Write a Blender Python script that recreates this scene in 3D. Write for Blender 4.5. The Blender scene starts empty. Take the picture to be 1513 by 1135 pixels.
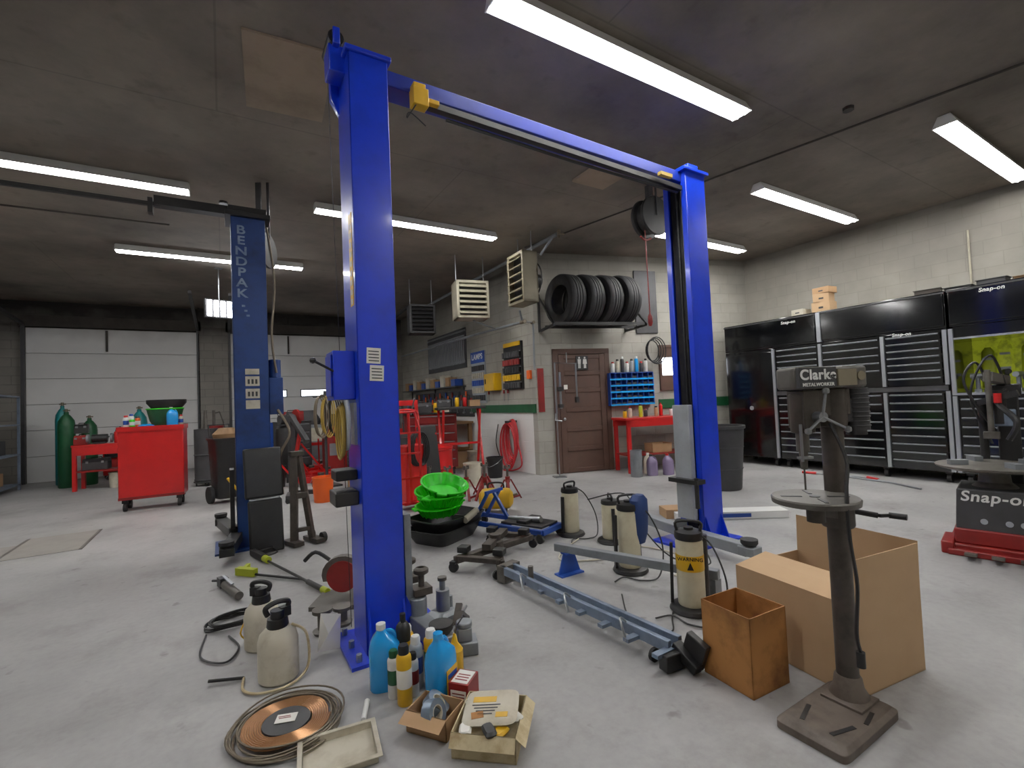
import bpy, math, random
from mathutils import Vector, Matrix, Euler
random.seed(4)
D=bpy.data; SC=bpy.context.scene; COL=SC.collection
rad=math.radians
def lin(h):
    h=h.lstrip('#'); r=[]
    for i in (0,2,4):
        c=int(h[i:i+2],16)/255; r.append(c/12.92 if c<=.04045 else ((c+.055)/1.055)**2.4)
    return r
# ---------------- materials
def mat(name,hx,rough=.5,metal=0,var=.12,scale=6,bump=0,dirt=None,da=.5,ds=3,coat=0,trans=0,emit=0,coords='Object'):
    m=D.materials.new(name); m.use_nodes=True; nt=m.node_tree; N=nt.nodes; L=nt.links
    p=N['Principled BSDF']; tc=N.new('ShaderNodeTexCoord'); c=lin(hx)
    n=N.new('ShaderNodeTexNoise'); n.inputs['Scale'].default_value=scale; n.inputs['Detail'].default_value=5
    L.new(tc.outputs[coords],n.inputs['Vector'])
    mx=N.new('ShaderNodeMix'); mx.data_type='RGBA'; L.new(n.outputs['Fac'],mx.inputs[0])
    mx.inputs[6].default_value=[x*(1-var) for x in c]+[1]; mx.inputs[7].default_value=[min(1,x*(1+var)) for x in c]+[1]
    out=mx.outputs[2]
    if dirt:
        n2=N.new('ShaderNodeTexNoise'); n2.inputs['Scale'].default_value=ds; n2.inputs['Detail'].default_value=8; n2.inputs['Roughness'].default_value=.65
        L.new(tc.outputs[coords],n2.inputs['Vector'])
        rp=N.new('ShaderNodeValToRGB'); rp.color_ramp.elements[0].position=.45; rp.color_ramp.elements[1].position=.7
        rp.color_ramp.elements[1].color=(da,da,da,1); L.new(n2.outputs['Fac'],rp.inputs[0])
        m2=N.new('ShaderNodeMix'); m2.data_type='RGBA'; L.new(rp.outputs[0],m2.inputs[0]); L.new(out,m2.inputs[6]); m2.inputs[7].default_value=lin(dirt)+[1]; out=m2.outputs[2]
    L.new(out,p.inputs['Base Color']); p.inputs['Roughness'].default_value=rough; p.inputs['Metallic'].default_value=metal
    if coat: p.inputs['Coat Weight'].default_value=coat; p.inputs['Coat Roughness'].default_value=.08
    if trans: p.inputs['Transmission Weight'].default_value=trans
    if emit: L.new(out,p.inputs['Emission Color']); p.inputs['Emission Strength'].default_value=emit
    if bump:
        b=N.new('ShaderNodeBump'); b.inputs['Strength'].default_value=bump; b.inputs['Distance'].default_value=.01
        L.new(n.outputs['Fac'],b.inputs['Height']); L.new(b.outputs[0],p.inputs['Normal'])
    return m
def soot(nt,col,z0,z1,dark,amt=1):
    N=nt.nodes;L=nt.links
    tc=N.new('ShaderNodeTexCoord'); s=N.new('ShaderNodeSeparateXYZ'); L.new(tc.outputs['Object'],s.inputs[0])
    n=N.new('ShaderNodeTexNoise'); n.inputs['Scale'].default_value=1.3; n.inputs['Detail'].default_value=6; L.new(tc.outputs['Object'],n.inputs['Vector'])
    a=N.new('ShaderNodeMath'); a.operation='MULTIPLY_ADD'; L.new(n.outputs['Fac'],a.inputs[0]); a.inputs[1].default_value=1.2; L.new(s.outputs[2],a.inputs[2])
    mr=N.new('ShaderNodeMapRange'); mr.inputs[1].default_value=z0+.6; mr.inputs[2].default_value=z1+.6; mr.inputs[4].default_value=amt; L.new(a.outputs[0],mr.inputs[0])
    mx=N.new('ShaderNodeMix'); mx.data_type='RGBA'; L.new(mr.outputs[0],mx.inputs[0]); L.new(col,mx.inputs[6]); mx.inputs[7].default_value=lin(dark)+[1]
    return mx.outputs[2]
def blockwall(name,hx,mort,axis,z0=3,z1=4.2,dark='#3a3733',low=None,lowz=1.1,bw=.4,bh=.2,amt=1,bstr=.5,nf=.4):
    m=D.materials.new(name); m.use_nodes=True; nt=m.node_tree; N=nt.nodes; L=nt.links; p=N['Principled BSDF']; p.inputs['Roughness'].default_value=.75
    tc=N.new('ShaderNodeTexCoord'); s=N.new('ShaderNodeSeparateXYZ'); L.new(tc.outputs['Object'],s.inputs[0])
    cb=N.new('ShaderNodeCombineXYZ'); L.new(s.outputs[0 if axis=='x' else 1],cb.inputs[0]); L.new(s.outputs[2],cb.inputs[1])
    b=N.new('ShaderNodeTexBrick'); b.inputs['Scale'].default_value=1; b.inputs['Brick Width'].default_value=bw; b.inputs['Row Height'].default_value=bh
    b.inputs['Mortar Size'].default_value=.006; b.inputs['Mortar Smooth'].default_value=.3
    c=lin(hx); b.inputs['Color1'].default_value=c+[1]; b.inputs['Color2'].default_value=[x*.93 for x in c]+[1]; b.inputs['Mortar'].default_value=lin(mort)+[1]
    L.new(cb.outputs[0],b.inputs['Vector']); out=b.outputs['Color']
    n=N.new('ShaderNodeTexNoise'); n.inputs['Scale'].default_value=1.6; n.inputs['Detail'].default_value=8; n.inputs['Roughness'].default_value=.6; L.new(tc.outputs['Object'],n.inputs['Vector'])
    mm=N.new('ShaderNodeMix'); mm.data_type='RGBA'; mm.blend_type='MULTIPLY'; mm.inputs[0].default_value=nf; L.new(out,mm.inputs[6]); L.new(n.outputs['Fac'],mm.inputs[7])
    out=mm.outputs[2]
    if low:
        gt=N.new('ShaderNodeMath'); gt.operation='LESS_THAN'; gt.inputs[1].default_value=lowz; L.new(s.outputs[2],gt.inputs[0])
        ml=N.new('ShaderNodeMix'); ml.data_type='RGBA'; L.new(gt.outputs[0],ml.inputs[0]); L.new(out,ml.inputs[6])
        b2=N.new('ShaderNodeMix'); b2.data_type='RGBA'; b2.inputs[0].default_value=.85; L.new(b.outputs['Color'],b2.inputs[6]); b2.inputs[7].default_value=lin(low)+[1]
        L.new(b2.outputs[2],ml.inputs[7]); out=ml.outputs[2]
    out=soot(nt,out,z0,z1,dark,amt); L.new(out,p.inputs['Base Color'])
    bp=N.new('ShaderNodeBump'); bp.inputs['Strength'].default_value=bstr; bp.inputs['Distance'].default_value=.01; bp.invert=True
    L.new(b.outputs['Fac'],bp.inputs['Height']); L.new(bp.outputs[0],p.inputs['Normal']); return m
def floor_mat():
    m=D.materials.new('concrete_floor'); m.use_nodes=True; nt=m.node_tree; N=nt.nodes; L=nt.links; p=N['Principled BSDF']
    tc=N.new('ShaderNodeTexCoord')
    def nz(s,d=8,r=.6):
        n=N.new('ShaderNodeTexNoise'); n.inputs['Scale'].default_value=s; n.inputs['Detail'].default_value=d; n.inputs['Roughness'].default_value=r; L.new(tc.outputs['Object'],n.inputs['Vector']); return n.outputs['Fac']
    def rp(f,a,b,ca,cb):
        r=N.new('ShaderNodeValToRGB'); r.color_ramp.elements[0].position=a; r.color_ramp.elements[1].position=b
        r.color_ramp.elements[0].color=ca; r.color_ramp.elements[1].color=cb; L.new(f,r.inputs[0]); return r.outputs[0]
    base=rp(nz(.6,6),.3,.7,lin('#8b8a89')+[1],lin('#aeadac')+[1])
    def mul(a,b,f):
        x=N.new('ShaderNodeMix'); x.data_type='RGBA'; x.blend_type='MULTIPLY'; x.inputs[0].default_value=f; L.new(a,x.inputs[6]); L.new(b,x.inputs[7]); return x.outputs[2]
    o=mul(base,rp(nz(25,4),.35,.6,(.8,.8,.8,1),(1,1,1,1)),.4)
    o=mul(o,rp(nz(1.3,10,.72),.52,.72,(1,1,1,1),(.64,.62,.60,1)),.85)
    o=mul(o,rp(nz(7,3,.5),.67,.74,(1,1,1,1),(.56,.55,.53,1)),.8)
    L.new(o,p.inputs['Base Color']); p.inputs['Roughness'].default_value=.55
    b=N.new('ShaderNodeBump'); b.inputs['Strength'].default_value=.12; b.inputs['Distance'].default_value=.005; L.new(nz(12),b.inputs['Height']); L.new(b.outputs[0],p.inputs['Normal'])
    return m
def em(name,hx,s):
    m=D.materials.new(name); m.use_nodes=True; p=m.node_tree.nodes['Principled BSDF']; p.inputs['Base Color'].default_value=lin(hx)+[1]
    p.inputs['Emission Color'].default_value=lin(hx)+[1]; p.inputs['Emission Strength'].default_value=s; return m
M={}
def mk(k,*a,**kw): M[k]=mat(k,*a,**kw)
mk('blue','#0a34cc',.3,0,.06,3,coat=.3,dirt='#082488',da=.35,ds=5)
mk('shadeblue','#0a268c',.35,0,.08,3,dirt='#071a58',da=.5,ds=4)  # darker twin of the lift blue: crossbeam's shade put into its colour
mk('dblue','#183a78',.4,0,.15,4,dirt='#0e1b34',da=.7,ds=4)
mk('jblue','#1848a4',.45,dirt='#1c2a4a',da=.4)
mk('red','#c20e0e',.35,0,.08,3,coat=.3,dirt='#6e0909',da=.3)
mk('dred','#861410',.45,dirt='#3a0e0e',da=.5)
mk('black','#161617',.45,0,.2,8,dirt='#3c3935',da=.35)
mk('gloss','#08090b',.12,0,.1,3,coat=.6)
mk('rubber','#19191b',.7,0,.2,12,bump=.3,dirt='#45413b',da=.4)
mk('dkgrey','#3e3e40',.5,.2,.2,8,dirt='#272421',da=.5)
mk('iron','#625e58',.5,.3,.2,9,bump=.2,dirt='#3d362e',da=.7,ds=6)
mk('greasy','#4a433c',.45,.2,.25,8,bump=.2,dirt='#231e19',da=.8,ds=6)
mk('drillbase','#675c53',.55,.1,.25,8,bump=.2,dirt='#3a322b',da=.8,ds=7)
mk('grey','#868b90',.4,.3,.1,5,dirt='#4d4a46',da=.5)
mk('lgrey','#a6acb2',.4,.2,.1,5,dirt='#6d6a66',da=.4)
mk('faded','#8598b2',.5,0,.25,12,dirt='#2a487a',da=.7,ds=9)
mk('bgrey','#7d8ca0',.4,.4,.1,5,dirt='#4a4e56',da=.5,ds=7)
mk('chrome','#c9ccd0',.2,1,.05,5)
mk('pull','#b4b8bd',.25,.6,.05,5)
mk('steel','#9a9da0',.3,.8,.1,8)
mk('white','#e4e4e0',.5,0,.05,5)
mk('dwhite','#c9c2af',.5,0,.1,5,dirt='#8a7c5e',da=.6,ds=6)
mk('tank','#d6ceb0',.4,0,.08,5,dirt='#a39060',da=.4,ds=8)
mk('card','#aa8660',.8,0,.08,5,dirt='#8f6f4c',da=.35,ds=3)
mk('cardl','#b99872',.8,0,.06,5,dirt='#a5835c',da=.3,ds=3)
mk('cardo','#b0773c',.75,0,.15,4,dirt='#5b3413',da=.8,ds=5)
mk('yellow','#dca90c',.4,0,.08,5,dirt='#8a6a10',da=.3)
mk('ochre','#b0923c',.5,0,.1,8,dirt='#6e5c2c',da=.5)
mk('fluid','#1c9be8',.15,0,.06,3,coat=.5)
mk('navy','#17346a',.6,0,.15,9,bump=.3)
mk('green','#28cc08',.4,0,.1,5)
mk('lime','#26dc0a',.35,0,.08,5,dirt='#148a06',da=.35)
mk('dgreen','#17532f',.45,0,.1,5,dirt='#0f351e',da=.5)
mk('teal','#127474',.4)
mk('orange','#e65c14',.5,0,.08,5)
mk('copper','#b3825a',.3,.7,.12,9)
mk('oldcopper','#756a5a',.45,.5,.25,9)
mk('brown','#53392d',.55,0,.12,5,bump=.1,dirt='#38271e',da=.5)
mk('beige','#ada691',.5,0,.08,5,dirt='#6e675a',da=.5)
mk('tan','#7f765f',.5,0,.1,6,dirt='#514938',da=.6)
mk('wood','#83623f',.7,0,.2,3,dirt='#523a24',da=.6,ds=2)
mk('soot','#403b36',.8,0,.3,2,dirt='#24201c',da=.8,ds=1.5)
mk('tape','#7e8fa2',.3,.5,.1,10)
mk('purple','#8a7a9c',.25,0,.1,5)
mk('hose','#c0222a',.5,0,.1,10)
mk('paper','#ece9e0',.7,0,.04,5)
mk('oldpaper','#c9b992',.7,0,.1,9,dirt='#8a6a3c',da=.7,ds=12)
mk('ply','#9c8a76',.8,0,.15,2.5,dirt='#64574a',da=.7,ds=1.5)
mk('plate','#8f8b84',.6,.0,.12,4,dirt='#75716b',da=.6,ds=3)
mk('lemon_glow','#9aa522',.5,0,.25,4,dirt='#3c4412',da=.9,ds=7,emit=.25)  # faint glow in panel and vests stands in for hutch lights
mk('hiviz','#aab61c',.5,0,.2,4)
M['tube']=em('tube_glow','#f6f5f4',44); M['day']=em('daylight_glass','#eef4ff',5); M['led']=em('led_glow','#f4f8ff',30)
# ---------------- primitives
def bx(x0,x1,y0,y1,z0,z1):
    v=[(x,y,z) for z in (z0,z1) for y in (y0,y1) for x in (x0,x1)]
    return v,[(0,2,3,1),(4,5,7,6),(0,1,5,4),(2,6,7,3),(0,4,6,2),(1,3,7,5)]
def tf(pr,Mx): return [tuple(Mx@Vector(v)) for v in pr[0]],pr[1]
def rb(c,s,r=(0,0,0)):
    p=bx(-s[0]/2,s[0]/2,-s[1]/2,s[1]/2,-s[2]/2,s[2]/2)
    return tf(p,Matrix.Translation(c)@Euler([rad(a) for a in r]).to_matrix().to_4x4())
def bar(p0,p1,w,h):
    p0=Vector(p0);p1=Vector(p1);d=p1-p0;l=d.length
    q=d.to_track_quat('X','Z'); return tf(bx(0,l,-w/2,w/2,-h/2,h/2),Matrix.Translation(p0)@q.to_matrix().to_4x4())
def cyl(p0,p1,r,r2=None,n=16):
    r2=r if r2 is None else r2; p0=Vector(p0);p1=Vector(p1);q=(p1-p0).to_track_quat('Z','Y'); l=(p1-p0).length
    v=[];f=[]
    for k,(z,rr) in enumerate(((0,r),(l,r2))):
        for i in range(n):
            a=2*math.pi*i/n; v.append(tuple(p0+q@Vector((rr*math.cos(a),rr*math.sin(a),z))))
    for i in range(n): j=(i+1)%n; f.append((i,j,n+j,n+i))
    f.append(tuple(range(n-1,-1,-1))); f.append(tuple(range(n,2*n))); return v,f
def cat(pts,k=6,closed=False):
    P=[Vector(p) for p in pts]; n=len(P); o=[]
    rng=range(n if closed else n-1)
    for i in rng:
        a=P[(i-1)%n] if closed or i>0 else P[0]; b=P[i]; c=P[(i+1)%n]; d=P[(i+2)%n] if closed or i+2<n else P[-1]
        for j in range(k):
            t=j/k; o.append(.5*((2*b)+(c-a)*t+(2*a-5*b+4*c-d)*t*t+(3*b-a-3*c+d)*t**3))
    if not closed: o.append(P[-1])
    return o
def tube(pts,r,n=8,closed=False,k=0):
    P=cat(pts,k,closed) if k else [Vector(p) for p in pts]; m=len(P); v=[];f=[]; up=None
    for i in range(m):
        if closed: t=(P[(i+1)%m]-P[i-1])
        else: t=P[min(i+1,m-1)]-P[max(i-1,0)]
        t.normalize()
        if up is None:
            up=Vector((0,0,1)) if abs(t.z)<.9 else Vector((1,0,0))
        up=(up-t*up.dot(t)).normalized(); s=t.cross(up)
        for j in range(n):
            a=2*math.pi*j/n; v.append(tuple(P[i]+up*math.cos(a)*r+s*math.sin(a)*r))
    for i in range(m if closed else m-1):
        for j in range(n): a=i*n;b=((i+1)%m)*n;j2=(j+1)%n; f.append((a+j,a+j2,b+j2,b+j))
    if not closed: f.append(tuple(range(n-1,-1,-1))); f.append(tuple(range((m-1)*n,m*n)))
    return v,f
def lathe(prof,c=(0,0,0),n=24,ax='z'):
    v=[];f=[];m=len(prof)
    for (r,z) in prof:
        for i in range(n):
            a=2*math.pi*i/n; x,y=max(r,.0005)*math.cos(a),max(r,.0005)*math.sin(a)
            q={'z':(x,y,z),'x':(z,x,y),'y':(y,z,x)}[ax]; v.append((c[0]+q[0],c[1]+q[1],c[2]+q[2]))
    for k in range(m-1):
        for i in range(n): j=(i+1)%n; f.append((k*n+i,k*n+j,(k+1)*n+j,(k+1)*n+i))
    f.append(tuple(range(n-1,-1,-1))); f.append(tuple(range((m-1)*n,m*n))); return v,f
def ring(prof,c=(0,0,0),n=32,ax='z'):
    v,f=lathe(prof,c,n,ax); f=f[:-2]; m=len(prof)
    for i in range(n): j=(i+1)%n; f.append(((m-1)*n+i,(m-1)*n+j,j,i))
    return v,f
def loft(secs,n=20,pw=3):
    v=[];f=[]
    for s in secs:
        z,rx,ry=s[:3]; ox=s[3] if len(s)>3 else 0; oy=s[4] if len(s)>4 else 0
        for i in range(n):
            a=2*math.pi*i/n; c,d=math.cos(a),math.sin(a)
            v.append((ox+rx*math.copysign(abs(c)**(2/pw),c),oy+ry*math.copysign(abs(d)**(2/pw),d),z))
    for k in range(len(secs)-1):
        for i in range(n): j=(i+1)%n; f.append((k*n+i,k*n+j,(k+1)*n+j,(k+1)*n+i))
    f.append(tuple(range(n-1,-1,-1))); f.append(tuple(range((len(secs)-1)*n,len(secs)*n))); return v,f
def ext(poly,ax,a,b):
    n=len(poly); v=[]
    for t in (a,b):
        for (p,q) in poly: v.append({'x':(t,p,q),'y':(p,t,q),'z':(p,q,t)}[ax])
    f=[(i,(i+1)%n,n+(i+1)%n,n+i) for i in range(n)]+[tuple(range(n-1,-1,-1)),tuple(range(n,2*n))]; return v,f
def circ(c,rx,ry=None,ax='z',n=24,a0=0):
    ry=ry or rx; o=[]
    for i in range(n):
        a=2*math.pi*i/n+a0; x,y=rx*math.cos(a),ry*math.sin(a)
        o.append({'z':(c[0]+x,c[1]+y,c[2]),'x':(c[0],c[1]+x,c[2]+y),'y':(c[0]+x,c[1],c[2]+y)}[ax])
    return o
def tor(c,R,r,ax='z',ry=None,n=32,m=8): return tube(circ(c,R,ry,ax,n),r,m,True)
import bmesh
def mesh(name,prims,mt,bev=0,off=None,sm=35):
    v=[];f=[]
    if isinstance(prims,tuple): prims=[prims]
    for pv,pf in prims:
        o=len(v); v+=pv; f+=[tuple(i+o for i in q) for q in pf]
    me=D.meshes.new(name); me.from_pydata([tuple(a) for a in v],[],f)
    b=bmesh.new(); b.from_mesh(me); bmesh.ops.recalc_face_normals(b,faces=b.faces); b.to_mesh(me); b.free()
    if off is not None: me.transform(Matrix.Translation(-Vector(off)))
    me.materials.append(M[mt] if isinstance(mt,str) else mt)
    me.polygons.foreach_set('use_smooth',[True]*len(me.polygons)); me.set_sharp_from_angle(angle=rad(sm)); me.update()
    ob=D.objects.new(name,me); COL.objects.link(ob)
    if bev:
        md=ob.modifiers.new('bevel','BEVEL'); md.width=bev; md.segments=2; md.limit_method='ANGLE'; md.angle_limit=rad(40)
    return ob
class Th:
    def __init__(s,name,label,cat,loc=(0,0,0),rz=0,group=None,w=False,rot=None,scale=1):
        s.o=D.objects.new(name,None); COL.objects.link(s.o); s.o.location=loc; s.o.rotation_euler=rot and [rad(a) for a in rot] or (0,0,rad(rz)); s.o.empty_display_size=.1
        s.o.scale=(scale,)*3
        s.o['label']=label; s.o['category']=cat; s.w=w; s.loc=loc
        if group: s.o['group']=group
    def p(s,name,prims,mt,label=None,bev=0,par=None,sm=35):
        ob=mesh(name,prims,mt,bev,s.loc if s.w else None,sm); ob.parent=par or s.o
        if label: ob['label']=label
        return ob
    def ps(s,name,prims,mt,label=None,bev=0,par=None,sm=35):
        for q in prims: s.p(name,q,mt,label,bev,par,sm)
    def t(s,body,size,loc,rot,mt,par=None,name='lettering',ext=.0008,sx=1,space=1,shear=0,bold=.022):
        cu=D.curves.new('txt','FONT'); cu.body=body; cu.size=size; cu.align_x='CENTER'; cu.align_y='CENTER'; cu.extrude=ext; cu.offset=size*bold; cu.space_line=space; cu.shear=shear; cu.space_character=1.08
        tmp=D.objects.new('tmp',cu); COL.objects.link(tmp); bpy.context.view_layer.update()
        me=D.meshes.new_from_object(tmp.evaluated_get(bpy.context.evaluated_depsgraph_get())); D.objects.remove(tmp)
        me.name=name; me.materials.clear(); me.materials.append(M[mt])
        Mx=Matrix.Translation(Vector(loc)-(Vector(s.loc) if s.w else Vector()))@Euler([rad(a) for a in rot]).to_matrix().to_4x4()@Matrix.Diagonal((sx,1,1,1))
        me.transform(Mx); ob=D.objects.new(name,me); COL.objects.link(ob); ob.parent=par or s.o; return ob
def solo(name,label,cat,prims,mt,loc=(0,0,0),rz=0,group=None,bev=0,rot=None,w=False,sm=35):
    ob=mesh(name,prims,mt,bev,loc if w else None,sm); ob.location=loc; ob.rotation_euler=rot and [rad(a) for a in rot] or (0,0,rad(rz))
    ob['label']=label; ob['category']=cat
    if group: ob['group']=group
    return ob
def dup(o,loc,rz=None,label=None,rot=None):
    def cp(x,par):
        c=x.copy(); COL.objects.link(c)
        if par: c.parent=par
        for ch in list(x.children):
            cp(ch,c)
        return c
    src=o.o if isinstance(o,Th) else o
    c=cp(src,None); c.location=loc
    if rz is not None: c.rotation_euler=(0,0,rad(rz))
    if rot: c.rotation_euler=[rad(a) for a in rot]
    if label: c['label']=label
    return c
def struct(name,prims,mt,bev=0):
    ob=mesh(name,prims,mt,bev); ob['kind']='structure'; return ob
# ---------------- room
M['floor']=floor_mat()
M['wl']=blockwall('wall_paint_left','#b9b6ae','#8c8a84','y',2.6,3.8)
M['wb']=blockwall('wall_paint_back','#928d85','#77736c','x',3.0,3.9,dark='#24201d')
M['wr']=blockwall('wall_paint_right','#a8a398','#9a958a','y',2.7,4.7,dark='#5c574e',amt=.95,bstr=.15,nf=.55)
M['ws']=blockwall('wall_paint_side','#c0bcb0','#a19d92','y',2.3,4.3,dark='#4e4a43',low='#f2f2f0',lowz=1.15,nf=.55)
M['wf']=blockwall('wall_paint_front','#b8b4a9','#a5a196','x',2.6,4.7,dark='#5f5a51',nf=.55)
M['gd']=blockwall('garage_door_paint','#eaeae8','#c4c4c2','x',3.2,4.3,dark='#7a7876',bw=60,bh=.58,bstr=.4,nf=.2)
def ceil_mat():
    m=D.materials.new('ceiling_soot'); m.use_nodes=True; nt=m.node_tree; N=nt.nodes; L=nt.links; p=N['Principled BSDF']; p.inputs['Roughness'].default_value=.9
    tc=N.new('ShaderNodeTexCoord'); n=N.new('ShaderNodeTexNoise'); n.inputs['Scale'].default_value=.45; n.inputs['Detail'].default_value=10; n.inputs['Roughness'].default_value=.65
    L.new(tc.outputs['Object'],n.inputs[0]); r=N.new('ShaderNodeValToRGB'); L.new(n.outputs['Fac'],r.inputs[0])
    r.color_ramp.elements[0].position=.3; r.color_ramp.elements[0].color=lin('#5c564f')+[1]; r.color_ramp.elements[1].position=.7; r.color_ramp.elements[1].color=lin('#968c80')+[1]
    b=N.new('ShaderNodeTexBrick'); b.inputs['Scale'].default_value=1; b.inputs['Brick Width'].default_value=4.88; b.inputs['Row Height'].default_value=2.44; b.inputs['Mortar Size'].default_value=.008
    b.inputs['Color1'].default_value=b.inputs['Color2'].default_value=(1,1,1,1); b.inputs['Mortar'].default_value=(.78,.78,.78,1); L.new(tc.outputs['Object'],b.inputs['Vector'])
    x=N.new('ShaderNodeMix'); x.data_type='RGBA'; x.blend_type='MULTIPLY'; x.inputs[0].default_value=1; L.new(r.outputs[0],x.inputs[6]); L.new(b.outputs[0],x.inputs[7])
    n3=N.new('ShaderNodeTexNoise'); n3.inputs['Scale'].default_value=5; n3.inputs['Detail'].default_value=6; L.new(tc.outputs['Object'],n3.inputs[0])
    r3=N.new('ShaderNodeValToRGB'); r3.color_ramp.elements[0].position=.60; r3.color_ramp.elements[1].position=.74; r3.color_ramp.elements[0].color=(1,1,1,1); r3.color_ramp.elements[1].color=(.8,.79,.77,1); L.new(n3.outputs['Fac'],r3.inputs[0])
    y=N.new('ShaderNodeMix'); y.data_type='RGBA'; y.blend_type='MULTIPLY'; y.inputs[0].default_value=1; L.new(x.outputs[2],y.inputs[6]); L.new(r3.outputs[0],y.inputs[7])
    L.new(y.outputs[2],p.inputs['Base Color']); return m
M['ceil']=ceil_mat()
CZ=4.1
struct('floor',bx(-4.5,9.6,-2.8,14.9,-.1,0),'floor')
struct('ceiling',bx(-4.5,9.6,-2.8,14.9,CZ,CZ+.1),'ceil')
struct('wall_left',bx(-4.5,-4.3,-2.6,14.7,0,CZ),'wl')
struct('wall_back',bx(-4.5,5.05,14.7,14.9,0,CZ),'wb')
struct('wall_right',bx(9.4,9.6,-2.6,5.85,0,CZ),'wr')
struct('wall_rear',bx(-4.5,9.6,-2.8,-2.6,0,CZ),'wf')
struct('wall_office_side',bx(4.9,5.05,7.32,14.7,0,CZ),'ws')
struct('wall_office_front',ext([(4.9,7.17),(9.4,5.85),(9.4,6.0),(4.9,7.32)],'z',0,CZ),'wf')
struct('trim_1',bx(4.87,4.9,7.2,9.9,1.14,1.3),'dgreen')
struct('trim_2',ext([(7.3,6.44),(9.38,5.83),(9.38,5.86),(7.3,6.47)],'z',1.1,1.28),'dgreen')
for i,(a,b) in enumerate(((-3.74,-.56),(.19,3.9))):
    pr=[]
    for k in range(6):
        z0=k*.58; pr.append(bx(a,b,14.6,14.66,z0+.003,z0+.577))
    struct('door_%d'%(i+1),pr,'gd',.006)
    rails=[bx(x-.03,x+.03,14.5,14.58,0,3.5) for x in (a-.03,b+.03)]+[bar((x,14.5,3.55),(x,11.2,3.8),.06,.06) for x in (a-.03,b+.03)]
    struct('trim_%d'%(i+3),rails,'dkgrey')
    struct('trim_%d'%(i+7),[bx(x-.02,x+.02,14.55,14.6,2.95,3.45) for x in (a+1.4,)]+[bx(a-.1,b+.1,14.5,14.66,3.5,3.75)],'soot')
struct('trim_5',[bx(-.52,.14,14.5,14.7,0,CZ)],'wb')
struct('window_1',bx(1.05,1.5,14.57,14.605,1.76,1.92),'day'); struct('window_2',bx(1.9,2.55,14.57,14.605,1.76,1.92),'day')
struct('trim_12',[bx(a-.03,b+.03,14.58,14.6,1.73,1.95) for a,b in ((1.05,1.5),(1.9,2.55))],'dkgrey')
FA=math.degrees(math.atan2(-1.32,4.5)); fd=Vector((math.cos(rad(FA)),math.sin(rad(FA)),0)); fn=Vector((fd.y,-fd.x,0))
def fw(t,off=0,z=0): 
    p=Vector((4.9,7.17,0))+fd*t+fn*off; return (p.x,p.y,z)
t0,t1=.42,1.36
def fbox(ta,tb,oa,ob,za,zb): return tf(bx(ta,tb,-ob,-oa,za,zb),Matrix.Translation((4.9,7.17,0))@Matrix.Rotation(rad(FA),4,'Z'))
struct('trim_6',[fbox(t0-.1,t0,0,.05,0,2.3),fbox(t1,t1+.1,0,.05,0,2.3),fbox(t0-.1,t1+.1,0,.05,2.2,2.3)],'brown',.005)
d=Th('door_3','brown wooden restroom door with stacked horizontal panels and a sign','door',fw((t0+t1)/2,.02),FA)
del d.o['category']; del d.o['label']; d.o['kind']='structure'
hw=(t1-t0)/2-.005
d.p('door_leaf',[bx(-hw,hw,-.02,.02,.01,2.19)],'brown')
ra=[bx(-hw,-hw+.11,-.035,-.02,.01,2.19),bx(hw-.11,hw,-.035,-.02,.01,2.19)]+[bx(-hw+.11,hw-.11,-.035,-.02,z,z+.08) for z in (.01,.40,.76,1.12,1.48,1.80,2.11)]
d.p('rail_frame',ra,'brown',bev=.006)
d.p('door_knob',[cyl((-hw+.06,-.035,1.0),(-hw+.06,-.075,1.0),.012),lathe([(.0,0),(.025,.008),(.028,.022),(.0,.035)],(-hw+.06,-.1,1.0),ax='y')],'steel')
sg=d.p('restroom_sign',bx(-.12,.12,-.05,-.036,1.90,2.16),'black')
for sx,skirt in ((-.055,0),(.055,1)):
    pr=[cyl((sx,-.054,2.125),(sx,-.05,2.125),.018,n=14)]
    pr.append(ext([(sx-.032,2.1),(sx+.032,2.1),(sx+(.042 if skirt else .026),2.01),(sx-(.042 if skirt else .026),2.01)],'y',-.054,-.05))
    pr+=[bx(sx-.022,sx-.004,-.054,-.05,1.93,2.01),bx(sx+.004,sx+.022,-.054,-.05,1.93,2.01)]
    d.p('pictogram',pr,'white',par=sg)
struct('trim_9',[fbox(2.55,2.6,0,.04,1.45,2.35),fbox(2.98,3.03,0,.04,1.45,2.35),fbox(2.55,3.03,0,.04,2.3,2.35),fbox(2.55,3.03,0,.04,1.45,1.5),fbox(2.6,2.98,0,.015,2.1,2.3),fbox(2.6,2.98,0,.015,1.5,1.75)],'brown')
struct('window_3',fbox(2.6,2.98,0,.01,1.75,2.1),'day')
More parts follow.
